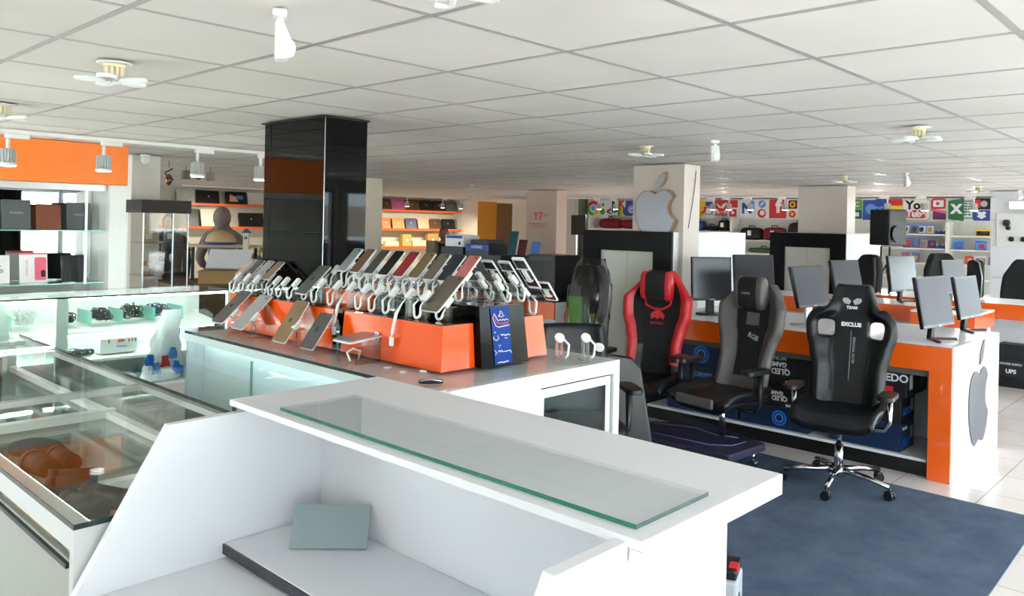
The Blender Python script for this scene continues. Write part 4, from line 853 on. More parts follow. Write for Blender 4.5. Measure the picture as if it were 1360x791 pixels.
MB().box(RX0+0.015, 2.49, RY0+0.01, RY1, 0.197, 0.202).build('step_top', CLEAR, t)
b = MB(); b.box(2.40, 2.484, 2.9, 3.05, 0.203, 0.262); b.build('black_riser_face', BLACKG, t)
wedge(2.462, 2.486, 3.30, 3.72, 0.203, 0.275, fx0=0.004, fy0=0, name='upper_face')
# blue sign on the tower end
Ms = frameM((2.625, RY0-0.0423, 0.001), (1, 0, 0), (0, 0.03, 0.265))
sg = MB(Ms); plate(sg, [(-0.055, 0.004), (0.06, 0.004), (0.05, 0.262), (-0.065, 0.262)], Matrix(), 0.002)
sg = sg.build('blue_sign', mat('sign_blue', (40, 66, 142), 0.7, spec=0.1), t)
def stroke(b, pts, r, z=0.004):
    b.tube([(x, y, z) for x, y in pts], r, 4)
b = MB(Ms)
stroke(b, [(0.045, 0.200), (0.03, 0.207), (0.02, 0.200), (0.012, 0.207), (0.002, 0.200), (-0.008, 0.207), (-0.02, 0.200), (-0.03, 0.212), (-0.045, 0.235), (-0.055, 0.215), (-0.04, 0.18), (-0.02, 0.172), (0.0, 0.174), (0.05, 0.178)], 0.0022)
stroke(b, [(-0.02, 0.222), (-0.01, 0.228), (-0.005, 0.245), (0.005, 0.24), (0.012, 0.226), (0.02, 0.222), (0.0, 0.216), (-0.02, 0.222)], 0.0020)
b.build('lettering', PRW, sg)
b = MB(Ms)
stroke(b, [(-0.042, 0.222), (-0.036, 0.192), (0.0, 0.187), (0.046, 0.19)], 0.006, 0.001); b.ball((0.0, 0.228, 0.002), 0.008, 0.008, 0.002, 8)
b.build('red_lettering', mat('sign_red', (176, 60, 80), 0.4), sg)
b = MB(Ms)
stroke(b, [(-0.01, 0.140), (0.0, 0.133), (0.01, 0.138), (0.02, 0.131), (0.035, 0.136), (0.05, 0.132)], 0.0022)
stroke(b, [(-0.03, 0.135), (-0.025, 0.122), (-0.038, 0.113), (-0.055, 0.120), (-0.058, 0.132)], 0.0024); b.ball((-0.045, 0.150, 0.003), 0.004, 0.004, 0.002, 8)
b.ball((0.02, 0.120, 0.003), 0.003, 0.003, 0.002, 6).ball((0.03, 0.120, 0.003), 0.003, 0.003, 0.002, 6)
stroke(b, [(0.055, 0.05), (0.045, 0.062), (0.02, 0.060), (-0.005, 0.060), (-0.01, 0.068), (-0.018, 0.06), (-0.026, 0.068), (-0.034, 0.060)], 0.0024)
b.ball((-0.02, 0.083, 0.003), 0.003, 0.003, 0.002, 6).ball((-0.014, 0.090, 0.003), 0.003, 0.003, 0.002, 6).ball((-0.026, 0.090, 0.003), 0.003, 0.003, 0.002, 6)
stroke(b, [(-0.05, 0.05), (-0.045, 0.06), (-0.055, 0.072)], 0.0022)
stroke(b, [(-0.04, 0.012), (-0.02, 0.015), (0.0, 0.012), (0.03, 0.016)], 0.0028)
b.build('lettering', PRW, sg)

# phones: local x = width (towards -y), local y = length, local z = outer face
def slab(lab, x, y, z, a, wd, Ln, m, name='phone', side=-1, grp=None, fruitmark=False, cat='phone', flip=False):
    """x, y, z = middle of the lower edge; a = tilt up; side -1 leans to +x, +1 leans to -x"""
    u = Vector((0, -1, 0)) if side < 0 else Vector((0, 1, 0)); v = Vector((-side*math.cos(a), 0, math.sin(a)))
    M = frameM((x, y, z), u, v)
    t = T0(name, lab, cat, M=M, group=grp); r = wd*0.10
    b = MB(); b.prism([(p, q, 0.0022) for p, q in rrect(-wd/2+0.002, wd/2-0.002, 0.002, Ln-0.002, r)], (0, 0, 0.005), b=0.0015); b.build('back_shell', m, t)
    b = MB(); b.prism([(p, q, -0.0045) for p, q in rrect(-wd/2, wd/2, 0, Ln, r)], (0, 0, 0.0065)); b.build('white_edge', WHITEP, t)
    b = MB(); b.prism([(p, q, -0.0055) for p, q in rrect(-wd/2+0.005, wd/2-0.005, Ln*0.08, Ln*0.92, 0.003)], (0, 0, 0.001)); b.build('screen', SCREEN, t)
    b = MB(); b.box(-wd*0.30, wd*0.30, Ln*0.28, Ln*0.28+0.006, -0.012, -0.0056).box(-0.012, 0.012, Ln*0.25, Ln*0.62, -0.013, -0.0056).box(-wd/2-0.003, wd/2+0.003, Ln*0.64, Ln*0.66, -0.010, -0.0056); b.build('grip', WHITEP, t)
    if fruitmark:
        b = MB(); fruit(b, Matrix.Translation((0, Ln*0.52, 0.0072)), 0.022, 0.0012); b.build('emblem', mat('dark_emblem', (30, 30, 32), 0.2), t)
    else:
        MB().cyl((wd*0.28, Ln*0.90, 0.0072), (wd*0.28, Ln*0.90, 0.0085), 0.006, n=10).build('camera_lens', BLACKM, t)
    return t
G_UP = 'phones leaning along the top of the black tower'
def zfoot(L): return
upper = [(3.57, SILVER, 'silver phone, first in the tower row, nearest the black pillar'), (3.455, BROWN, 'brown backed phone between the silver and dark grey phones of the tower row'), (3.33, SPGREY, 'dark grey phone, third in the tower row from the pillar'),
 (3.21, BLACKP, 'jet black phone in the tower row left of the red one'), (3.09, RED, 'red backed phone in the middle of the tower row'), (2.97, GOLD, 'gold backed phone right of the red phone'), (2.86, mat('taupe_back', (112, 100, 88), 0.4, metal=0.3), 'taupe backed phone right of the gold phone'), (2.755, NAVY, 'navy blue phone between the taupe and pink ones'), (2.655, ROSE, 'pink backed phone at the front end of the tower row')]
for i, (y, m, lab) in enumerate(upper): slab(lab, 2.49, y+0.037, 1.40, R(45), 0.076, 0.168, m, grp=G_UP)
left = [(4.46, PALE, 'pale pink phone at the far end of the lower step'), (4.36, SPGREY, 'dark grey phone beside the pale pink one on the lower step'), (4.25, SILVER, 'silver grey phone in the far group of the lower step'), (4.14, GOLD, 'gold phone in the far group of the lower step')]
for y, m, lab in left: slab(lab, 2.36, y+0.03, 1.325, R(42), 0.07, 0.145, m, grp='phones at the far end of the lower step')
slab('large grey tablet leaning on the lower step before the black pillar', 2.33, 3.70+0.05, 1.275, R(42), 0.108, 0.215, SPGREY, name='tablet', cat='tablet', fruitmark=True)
slab('large taupe tablet at the near end of the lower step', 2.345, 2.71, 1.275, R(42), 0.115, 0.225, MATS['taupe_back'], name='tablet', cat='tablet')
for y, L_, lab in ((2.76, 0.17, 'white framed phone behind the pink one, leaning to the rear side'), (2.645, 0.17, 'white framed phone leaning to the rear side, second from the tower end'), (2.535, 0.20, 'white framed phone nearest the tower end, leaning to the rear side')):
    slab(lab, 2.86, y, 1.37, R(48), 0.078, L_, BLACKP, side=1, grp='phones leaning to the rear side of the tower')
slab('white framed phone on the orange rear step above the yellow orange block', 2.945, 2.50, 1.31, R(50), 0.076, 0.12, BLACKP, side=1)
slab('space grey tablet with emblem on the glass, farthest of the four leaning there', 2.12, 4.20+0.06, 1.085, R(43), 0.125, 0.245, SPGREY, name='tablet', cat='tablet', fruitmark=True)
slab('silver tablet on the glass top, second from the far end', 2.12, 3.98+0.06, 1.075, R(43), 0.125, 0.25, SILVER, name='tablet', cat='tablet')
slab('gold tablet with dark emblem leaning on the glass top', 2.13, 3.56+0.06, 1.05, R(55), 0.125, 0.245, MATS['gold_back'], name='tablet', cat='tablet', fruitmark=True)
slab('dark grey tablet with black emblem, nearest of the four on the glass', 2.14, 3.33+0.05, 1.045, R(54), 0.115, 0.205, SPGREY, name='tablet', cat='tablet', fruitmark=True)
t = slab('thin tablet lying almost flat on a clear acrylic block', 2.12, 3.06, 1.12, R(6), 0.15, 0.20, SILVER, name='tablet', cat='tablet')
t = T0('acrylic_block_stand', 'clear acrylic block with cable under the flat lying tablet', 'stand', (2.16, 3.02, IZ+0.001))
MB().box(-0.05, 0.09, -0.09, -0.083, 0, 0.082).box(-0.05, 0.09, 0.05, 0.057, 0, 0.082).box(0.083, 0.09, -0.083, 0.05, 0, 0.1).build('block', CLEAR, t)
MB().tube([(-0.03, -0.02, 0.01), (-0.02, 0.02, 0.04), (0.0, 0.0, 0.06), (0.02, -0.03, 0.05), (0.03, 0.0, 0.01)], 0.005, 6).build('cable', WHITEP, t)

# security holders
def holder(lab, x, y, z, H, grp, dangle=False, side=-1, coil=True, ang=45):
    t = T0('security_holder', lab, 'holder', (x, y, z), 0 if side < 0 else PI, grp)
    MB().box(-0.012, -0.008, -0.022, 0.022, 0, H).box(0.008, 0.012, -0.022, 0.022, 0, H).box(-0.03, 0.03, -0.032, 0.032, H, H+0.004).box(-0.028, 0.028, -0.03, 0.03, 0, 0.004).build('clear_post', CLEAR, t)
    Mh = Matrix.Translation((0.0, 0, H+0.022)) @ Matrix.Rotation(R(-ang), 4, 'Y')
    MB(Mh).box(-0.028, 0.028, -0.015, 0.015, -0.010, 0.012, b=0.004).build('mount', WHITEP, t)
    pts = []
    if dangle:
        pts = [(-0.02, 0.0, H+0.01), (-0.05, 0.0, H-0.02), (-0.078, 0.004, 0.02), (-0.092, 0.01, -0.06), (-0.094, 0.014, -0.085)]
        MB().tube(pts, [0.003, 0.004, 0.008, 0.008, 0.003], 7).build('cable', WHITEP, t)
        MB().box(-0.098, -0.088, 0.002, 0.026, -0.125, -0.085, b=0.002).build('tag', WHITEP, t)
    elif coil:
        for k in range(11):
            a = PI*k/10; pts.append((-0.028-0.004*math.sin(a), 0.024+0.022*math.cos(a), 0.03-0.022*math.sin(a)))
        pts = [(-0.015, 0.03, H+0.005), (-0.03, 0.048, H-0.02)]+pts+[(-0.03, 0.0, H-0.025), (-0.01, -0.004, H+0.008)]
        n_ = len(pts); MB().tube(pts, [0.003]+[0.0065]*(n_-3)+[0.004, 0.003], 6).build('coiled_cable', WHITEP, t)
    return t
G1 = 'empty security holders on the lower orange step'
ZS = IZ+0.203
names = ['just right of the large grey tablet', 'right of the first bare holder', 'with cable hanging over the orange face', 'left of centre on the step', 'at the centre of the step', 'right of centre on the step', 'with cable hanging over the near step end', 'next to the large taupe tablet']
for k, y in enumerate((3.60, 3.45, 3.33, 3.21, 3.10, 2.99, 2.87, 2.76)):
    holder('white holder on a clear post '+names[k], 2.365, y, ZS, 0.085, None if k in (2, 6) else G1, dangle=k in (2, 6))
for k, y in enumerate((4.05, 3.96, 3.85)):
    holder('white holder on a clear post, %s in the gap between gold phone and grey tablet' % ORD[k], 2.37, y, ZS, 0.07, G1)
GH = 'holders propping the phones on the tower'
ZT = IZ+0.274
for (y, m, lab) in upper: holder('clear post holder under the '+lab.split(',')[0].split(' in ')[0].split(' at ')[0].split(' between ')[0].split(' right of')[0], 2.555, y+0.037, ZT, 0.10, GH)
for k, y in enumerate((3.68, 3.50, 3.40, 3.28, 3.15, 3.03, 2.92, 2.81)):
    h = holder('second rank clear post holder in the crowd below the tower phones', 2.54 if k else 2.52, y+0.02, ZT, 0.075, 'second rank holders on the tower')
for (y, m, lab) in left: holder('far clear post holder under the '+lab.split(' in ')[0].split(' at ')[0].split(' beside ')[0], 2.40, y+0.03, ZS, 0.085, None)
for k, y in enumerate((4.42, 4.31, 4.20)): holder('small clear post holder among the far phones of the lower step', 2.33, y, ZS, 0.07, 'small holders among the far phones')
for k, (y, s_) in enumerate(((2.76, 'behind the pink phone'), (2.645, 'second from the tower end'), (2.535, 'nearest the tower end'))):
    holder('white block holder on the rear half of the tower, '+s_, 2.74, y+0.035, ZT, 0.085, None, side=1)
    holder('coiled cable holder on the tower end, '+s_, 2.66, y+0.05, ZT, 0.06, None, side=1)
holder('white holder rising above the rear orange step, cable looping down', 2.88, 2.62, IZ+0.199, 0.09, None, side=1)
holder('white holder supporting the large taupe tablet', 2.41, 2.66, ZS, 0.06, None)
holder('white holder supporting the large grey tablet on the step', 2.40, 3.75, ZS, 0.07, None)
for y, s_ in ((4.24, 'farthest grey tablet'), (4.02, 'silver tablet'), (3.60, 'gold tablet')):
    holder('clear stand on the glass top beside the '+s_, 2.20, y-0.04, IZ+0.001, 0.085, None, coil=False)
def watchstand(x, y, lab):
    t = T0('watch_stand', lab, 'stand', (x, y, IZ+0.001), R(-30))
    MB().box(-0.03, 0.03, -0.03, 0.03, 0, 0.004).box(-0.014, -0.010, -0.014, 0.014, 0.004, 0.09).box(0.010, 0.014, -0.014, 0.014, 0.004, 0.09).build('clear_post', CLEAR, t)
    Mh = Matrix.Translation((0, -0.005, 0.105)) @ Matrix.Rotation(R(50), 4, 'X')
    MB(Mh).cyl((0, 0, -0.006), (0, 0, 0.006), 0.024, n=20).build('dial', WHITEP, t)
    MB().tube([(0.02, 0, 0.10), (0.05, 0.0, 0.07), (0.045, 0.0, 0.02), (0.03, 0, 0.008)], 0.006, 6).build('cable', WHITEP, t)
    return t
watchstand(2.93, 2.44, 'clear stand with round white mount, left one at the counter end')
t = watchstand(3.03, 2.36, 'clear stand with round white mount and disc at the counter corner')
MB().cyl((0.07, 0, 0.055), (0.075, 0.006, 0.06), 0.025, n=18).build('disc', WHITEP, t)
t = T0('price_tag', 'small white tag hanging alone on the orange riser face', 'tag', (2.288, 3.01, 1.135))
MB().box(-0.006, -0.002, -0.013, 0.013, -0.025, 0.02).build('tag', WHITEP, t); MB().box(-0.0066, -0.006, -0.004, 0.004, -0.02, 0.015).build('print', PRBLUE, t)
t = T0('phone_grip', 'small dark folded phone holder lying on the glass top by the reception corner', 'gadget', (2.11, 2.42, IZ+0.001), R(-40))
MB().prism([(x, y, 0) for x, y in rrect(-0.05, 0.05, -0.022, 0.022, 0.02)], (0, 0, 0.012), b=0.003).build('body', BLACKM, t); MB().tube([(-0.045, -0.02, 0.012), (0, -0.012, 0.016), (0.045, -0.02, 0.012)], 0.003, 6).build('rim', CHROME, t)
for k, (x, y) in enumerate(((2.17, 2.78), (2.16, 2.66), (2.24, 2.62))):
    t = T0('plastic_clip', '%s small clear plastic clip lying near the riser corner' % ORD[k], 'clip', (x, y, IZ+0.001), k*0.8)
    b = MB(); b.tube([(-0.02, 0, 0.004), (-0.01, 0.012, 0.004), (0.01, 0.012, 0.004), (0.02, 0, 0.004), (0.0, -0.012, 0.004)], 0.003, 5, closed=True); b.build('loop', PRW, t)
# orange headphones inside the showcase
t = T0('headphones', 'orange cupped headphones lying inside the island showcase', 'headphones', (2.78, 2.52, 0.561), R(30))
OH = mat('orange_plastic', (236, 140, 60), 0.4)
MB().ball((0.08, 0, 0.09), 0.05, 0.03, 0.05, 16, 0.8).build('ear_cup', OH, t); MB().ball((-0.08, 0.03, 0.11), 0.03, 0.045, 0.055, 16, 0.8).build('ear_cup', OH, t)
MB().tube([(0.08, 0.0, 0.1), (0.07, 0.03, 0.17), (0, 0.05, 0.2), (-0.07, 0.05, 0.18), (-0.08, 0.04, 0.12)], 0.012, 8).build('headband', mat('purple_plastic', (90, 70, 90), 0.4), t)

# ------------------------------------------------------------------ reception desk
t = T0('reception_desk', 'large white reception desk filling the foreground', 'desk', (0, 0, 0))
MB().box(1.129, 1.663, 0.749, 2.179, 1.132, 1.15, b=0.002).build('counter_slab', WHITE, t)
MB().box(1.129, 1.663, 0.750, 0.776, 1.106, 1.1315).box(1.637, 1.662, 0.776, 2.178, 1.106, 1.1315).build('apron', WHITE, t)
b = MB(); b.prism([(1.48, 2.152, 0), (1.48, 2.152, 1.118), (0.941, 2.152, 1.112), (0.603, 2.152, 0.53), (0.603, 2.152, 0)], (0, 0.026, 0), b=0.001); b.build('left_side_panel', WHITE, t)
b = MB(); b.prism([(1.48, 0.781, 0), (1.48, 0.781, 1.131), (1.128, 0.781, 1.131), (1.128, 0.781, 1.141), (0.941, 0.781, 1.141), (0.868, 0.781, 1.013), (0.603, 0.781, 0.53), (0.603, 0.781, 0)], (0, 0.027, 0), b=0.001); b.build('right_side_panel', WHITE, t)
MB().box(1.426, 1.462, 0.809, 2.151, 0, 1.131).build('front_panel', WHITE, t)
MB().box(0.66, 1.425, 0.809, 2.151, 0.68, 0.706).build('lower_shelf', WHITE, t)
MB().box(1.108, 1.425, 0.809, 2.1505, 0.716, 0.748, b=0.003).build('keyboard_shelf', WHITE, t)
MB().box(1.102, 1.1078, 0.809, 2.1505, 0.718, 0.746).build('edge_band', mat('dark_edge_band', (44, 44, 52), 0.4), t)
MB().box(1.28, 1.31, 0.83, 2.08, 0.7065, 0.7155).build('shelf_support', WHITE, t)
b = MB(); b.cyl((1.17, 2.143, 1.120), (1.17, 2.143, 1.1315), 0.006, n=10); b.build('screw', BLACKM, t)
b = MB(); b.cyl((1.137, 2.165, 1.1185), (1.137, 2.165, 1.1315), 0.006, n=10); b.build('screw', BLACKM, t)
t = T0('glass_plate', 'long green edged glass plate lying on the reception counter', 'glass', (0, 0, 1.1505))
MB().box(1.1675, 1.414, 0.789, 1.962, 0, 0.008).build('pane', GLASST, t)
MB().box(1.1660, 1.1673, 0.7875, 1.9635, 0, 0.008).build('polished_edge', mat('green_glass_edge', (40, 120, 100), 0.15), t)
MB().box(1.1673, 1.4142, 0.7880, 0.7888, 0, 0.008).build('dark_edge', mat('grey_green_edge', (84, 100, 98), 0.2), t)
t = T0('grey_folder', 'blank grey green card folder leaning in the corner of the desk shelf', 'folder', M=frameM((1.292, 1.905, 0.7495), (0.707, -0.707, 0), (0.05, 0.05, 0.085)))
MB().box(-0.11, 0.108, 0.0, 0.125, 0.002, 0.008, b=0.002).build('cover', mat('grey_green_card', (150, 166, 168), 0.6), t)
MB().box(-0.105, 0.105, 0.004, 0.12, -0.003, 0.0015).build('pages', PRW, t)
t = T0('spray_box', 'small grey bottle box with black and red lid on the floor by the desk foot', 'box', (3.08, 1.64, 0.010), R(20))
MB().box(-0.09, 0.09, -0.07, 0.07, 0, 0.22, b=0.015).build('body', mat('grey_pack', (176, 178, 184), 0.4), t)
MB().box(-0.085, 0.085, -0.065, 0.065, 0.221, 0.26, b=0.008).build('lid', BLACKM, t); MB().box(-0.05, 0.0, -0.066, -0.03, 0.24, 0.268).build('red_label', PRRED, t)
MB().ball((-0.03, -0.071, 0.11), 0.03, 0.004, 0.05, 12).build('dark_window', BLACKP, t)

# ------------------------------------------------------------------ long glass counter on the left
CX0, CX1, CY0, CY1, CZ = 0.73, 1.60, 2.215, 5.95, 0.88
t = T0('glass_counter', 'long glass topped counter running away along the left side', 'counter', (0, 0, 0))
MB().box(CX0, CX1, CY0, CY1, CZ-0.012, CZ, b=0.001).build('glass_top', TOPGLASS, t)
b = MB(); b.box(CX0-0.003, CX0-0.0005, CY0-0.003, CY1, CZ-0.014, CZ); b.box(CX0-0.0005, CX1, CY0-0.003, CY0-0.0005, CZ-0.014, CZ); b.box(CX1+0.0005, CX1+0.003, CY0, CY1, CZ-0.014, CZ); b.build('top_edge', DARKEDGE, t)
FRM = mat('counter_frame', (206, 206, 204), 0.35)
b = MB(); b.box(CX0, CX0+0.05, CY0+0.03, CY1, CZ-0.075, CZ-0.014).box(CX0, CX0+0.03, CY0, CY0+0.03, 0, CZ-0.014).box(CX0+0.03, CX1, CY0, CY0+0.03, CZ-0.22, CZ-0.014).box(CX1-0.03, CX1, CY0+0.03, CY1, CZ-0.04, CZ-0.014)
for y in (3.9, 5.7): b.box(CX0+0.05, CX1-0.03, y, y+0.04, CZ-0.04, CZ-0.014)
b.build('frame', FRM, t)
MB().box(CX0+0.03, CX1, CY0+0.004, CY0+0.026, 0, CZ-0.22).build('end_panel', WHITE, t)
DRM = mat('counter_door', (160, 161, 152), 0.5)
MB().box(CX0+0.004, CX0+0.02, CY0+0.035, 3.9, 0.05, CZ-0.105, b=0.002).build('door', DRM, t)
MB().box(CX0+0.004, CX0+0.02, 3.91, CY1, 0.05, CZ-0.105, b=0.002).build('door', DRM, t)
MB().box(CX0-0.006, CX0+0.004, CY0+0.04, 3.9, CZ-0.125, CZ-0.112).build('door_rail', mat('dark_rail', (30, 30, 32), 0.4), t)
MB().box(CX1-0.006, CX1, CY0+0.03, CY1, 0.08, CZ-0.041).build('side_glass', SIDEGLASS, t)
CI = mat('counter_inside', (222, 226, 216), 0.4)
MB().box(CX0+0.052, CX0+0.058, CY0+0.06, CY1-0.1, CZ-0.03, CZ-0.022).build('glow_strip', mat('counter_added_glow', (246, 252, 240), emit=45), t)  # glowing strip added out of view under the frame, brightens the counter inside
MB().box(CX0+0.03, CX1-0.01, CY0+0.03, CY1, 0.0, 0.08).build('base', CI, t)
MB().box(CX0+0.06, CX1-0.02, CY0+0.04, CY1-0.02, 0.65, 0.658).build('glass_shelf', GLASS, t)
b = MB(); b.box(CX0+0.16, CX0+0.20, CY0+0.04, CY1-0.1, 0.659, 0.69).box(CX0+0.30, CX1-0.03, 3.08, 3.13, 0.659, 0.69).box(CX0+0.30, CX1-0.03, 4.2, 4.25, 0.659, 0.70).box(CX1-0.08, CX1-0.04, CY0+0.04, CY1-0.1, 0.659, 0.69); b.build('shelf_rail', WHITEP, t)
MB().box(CX0+0.06, CX1-0.02, CY1-0.03, CY1-0.02, 0.08, CZ-0.04).build('back_glass', IW, t)
MB().box(CX0+0.03, CX1-0.02, CY0+0.04, CY1-0.1, 0.50, 0.51).build('lower_board', mat('board_green', (206, 212, 192), 0.6), t)
def camera_(x, y, rz, lab, z=0.659):
    t = T0('pair_of_binoculars', lab, 'binoculars', (x, y, z), rz)
    DG = mat('dark_olive', (22, 21, 16), 0.7, spec=0.2)
    for s_ in (-1, 1):
        MB().cyl((s_*0.045, -0.06, 0.045), (s_*0.045, 0.07, 0.045), 0.035, 0.042, 18).cyl((s_*0.045, 0.07, 0.045), (s_*0.045, 0.10, 0.045), 0.045, n=18).build('barrel', DG, t)
        MB().cyl((s_*0.045, 0.1005, 0.045), (s_*0.045, 0.102, 0.045), 0.032, n=18).build('lens', BLACKG, t)
    MB().box(-0.02, 0.02, -0.03, 0.04, 0.02, 0.06, b=0.006).build('bridge', DG, t)
camera_(1.02, 2.86, 0.5, 'dark binoculars inside the left counter nearest its end')
camera_(1.04, 3.12, 1.2, 'dark binoculars inside the left counter, second from its end')
camera_(1.05, 3.42, 0.1, 'dark binoculars inside the left counter, farthest from its end')
t = T0('dark_pouch', 'olive flat pouch lying farther back on the counter shelf', 'pouch', (1.08, 3.75, 0.659), 0.3)
MB().ball((0, 0, 0.03), 0.08, 0.11, 0.03, 14, 0.6).build('pouch', mat('dark_olive', (44, 42, 32)), t)
t = T0('green_box', 'green and brown packet box on the far shelf of the left counter', 'box', (1.20, 5.60, 0.659))
MB().box(-0.16, 0.12, -0.08, 0.10, 0, 0.17, b=0.004).build('box', mat('green_pack', (120, 160, 110), 0.5), t); MB().box(0.125, 0.20, -0.08, 0.10, 0, 0.14, b=0.004).build('flap', mat('brown_pack', (110, 80, 60), 0.5), t)

# ------------------------------------------------------------------ lit stepped showcase behind
BX0, BX1, BY0, BY1, BZ = -0.5, 3.27, 6.33, 6.93, 1.07
t = T0('cable_showcase', 'brightly lit glass showcase full of cables along the back aisle', 'showcase', (0, 0, 0))
MB().box(BX0, BX1, BY0, BY1, BZ-0.01, BZ, b=0.001).build('glass_top', TOPGLASS, t)
MB().box(BX0, BX1, BY0-0.003, BY0-0.0005, BZ-0.012, BZ).build('top_edge', DARKEDGE, t)
MB().box(BX0, BX1, BY0, BY0+0.006, 0.36, BZ-0.012).build('front_glass', GLASS, t)
MB().box(BX0, BX1, BY0, BY0+0.02, 0.0, 0.34).build('kick_panel', FRM, t)
MB().box(BX0, BX1, BY0-0.004, BY0+0.02, 0.34, 0.358).build('bottom_rail', WHITEP, t)
CW = mat('case_white', (238, 242, 242), 0.45)
MB().box(BX0, BX1, BY1-0.02, BY1, 0, BZ-0.012).build('back_panel', CW, t)
MB().box(BX0, BX1, BY0+0.03, BY1-0.02, 0.33, 0.35).build('bottom_board', CW, t)
MB().prism([(BX0, BY0+0.22, 0.78), (BX0, BY1-0.021, 0.82), (BX0, BY1-0.021, 0.80), (BX0, BY0+0.22, 0.76)], (BX1-BX0, 0, 0)).build('upper_shelf', CW, t)
MB().prism([(BX0, BY0+0.10, 0.58), (BX0, BY1-0.021, 0.62), (BX0, BY1-0.021, 0.60), (BX0, BY0+0.10, 0.56)], (BX1-BX0, 0, 0)).build('lower_shelf', CW, t)
b = MB(); b.box(1.94, 2.02, BY0+0.008, BY0+0.05, 0.36, BZ-0.012).box(BX1-0.02, BX1, BY0+0.008, BY0+0.05, 0.36, BZ-0.012).build('post', CW, t)
MB().prism([(1.62, BY0+0.02, 0.36), (1.70, BY0+0.02, 0.36), (1.62, BY0+0.02, BZ-0.02), (1.54, BY0+0.02, BZ-0.02)], (0, 0.4, 0)).build('slanted_divider', CW, t)
LED = mat('glow_strip', (240, 255, 250), emit=26)
MB().box(BX0+0.05, BX1-0.03, BY0+0.02, BY0+0.035, BZ-0.03, BZ-0.016).build('glow_strip', LED, t)
MB().box(BX0+0.05, BX1-0.03, BY0+0.225, BY0+0.235, 0.745, 0.757).build('glow_strip', LED, t)
for x in (1.70, 2.24, 2.47, 2.72, 2.95):
    MB().box(x, x+0.006, BY0+0.20, BY0+0.50, 0.825, 0.93).build('glass_divider', TEALC, t)
for x in (2.30, 2.62, 2.90): MB().box(x, x+0.005, BY0+0.05, BY0+0.30, 0.36, 0.46).build('glass_divider', TEALC, t)
def tangle(x0, x1, y0, y1, z0, h, m, n, r, lab, name='cable_tangle'):
    b = MB(); rd = random.Random(int(x0*100)+n)
    for k in range(n):
        cx, cy, cz = rd.uniform(x0+.03, x1-.03), rd.uniform(y0+.03, y1-.03), z0+rd.uniform(0.01, h)
        a = rd.uniform(0, PI); q = rd.uniform(.02, .045); pts = []
        for j in range(9):
            tt = 2*PI*j/9; pts.append((cx+q*math.cos(tt)*math.cos(a), cy+q*math.cos(tt)*math.sin(a), max(z0+r, cz+q*0.6*math.sin(tt))))
        b.tube(pts, r, 5, closed=True)
    o = b.build(name, m); tag(o, lab, 'cables'); o['kind'] = 'stuff'
DK = mat('dark_cable', (40, 46, 52), 0.5)
tangle(2.26, 2.46, 6.60, 6.80, 0.84, 0.08, DK, 45, 0.004, 'heap of dark cables in the left glass bin of the lit showcase')
tangle(2.49, 2.70, 6.60, 6.80, 0.84, 0.10, mat('olive_cable', (44, 48, 38), 0.5), 45, 0.004, 'tall heap of blackish cables in the middle glass bin')
tangle(2.73, 2.94, 6.60, 6.80, 0.84, 0.08, mat('blue_cable', (52, 60, 84), 0.5), 45, 0.004, 'heap of bluish cables in the right glass bin')
tangle(2.06, 2.20, 6.60, 6.80, 0.84, 0.05, DK, 20, 0.004, 'few dark cables left of the glass bins behind the white post')
tangle(1.75, 1.92, 6.60, 6.80, 0.84, 0.10, mat('white_cable', (214, 220, 218), 0.5), 45, 0.004, 'heap of white cables behind the sloping divider')
tangle(2.05, 2.28, 6.45, 6.60, 0.60, 0.03, DK, 24, 0.004, 'flat dark cables on the middle shelf of the lit showcase')
t = T0('switch_box', 'white electronic box with red mark and sockets on the lit shelf', 'box', (2.45, 6.50, 0.60))
MB().box(-0.15, 0.13, 0, 0.14, 0.0, 0.115, b=0.004).build('box', mat('box_grey', (205, 208, 204), 0.5), t)
MB().box(-0.02, 0.03, -0.002, 0, 0.085, 0.103).build('red_mark', PRRED, t)
b = MB(); 
for x in (-0.09, 0.06, 0.085, 0.11): b.box(x, x+0.008, -0.002, 0, 0.08, 0.105)
b.build('socket', PRBLK, t); MB().box(-0.03, 0.05, -0.001, 0, 0.045, 0.055).build('print', PRLB, t)
BAGF = glassmat('bag_film', (236, 240, 242), rough=0.2, refl=4, ior=1.5)
t = T0('plastic_bag', 'crumpled clear plastic bag with blue print on the lit shelves', 'bag', (2.72, 6.44, 0.37))
def bagf(s_, v):
    a = s_*PI; r_ = 0.13*(1-0.55*v)*(1+0.2*math.sin(5*a+8*v)+0.12*math.sin(11*a-14*v))
    return (0.09*v+1.1*r_*math.cos(a), -0.03+0.32*r_*math.sin(a), 0.55*v)
MB().grid(30, 18, bagf).build('film', mat('milky_film', (226, 230, 234), 0.3), t)
for q, (cx, cz, m) in enumerate(((-0.10, 0.17, BLUEB), (0.08, 0.21, PRLB), (0.11, 0.10, BLUEB), (0.02, 0.15, PRRED), (-0.05, 0.1, PRLB))):
    MB().grid(6, 6, lambda s_, v: (cx+0.04*s_*(1-0.4*v), -0.085-0.012*math.sin(4*s_+5*v+q), cz+0.09*(v-.5))).build('print_patch', m, t)
t = T0('plastic_bag', 'flat white plastic packet at the bottom left of the lit showcase', 'bag', (2.46, 6.44, 0.352))
MB().ball((0, 0.05, 0.05), 0.11, 0.07, 0.05, 14, 0.8).build('film', mat('milky_film', (226, 230, 234)), t); MB().grid(4, 4, lambda s_, v: (0.03*s_, -0.022, 0.05+0.03*(v-.5))).build('print_patch', PRGREY, t)
t = T0('plastic_bag', 'rumpled white packet with blue corner at the bottom right of the lit showcase', 'bag', (2.78, 6.36, 0.352))
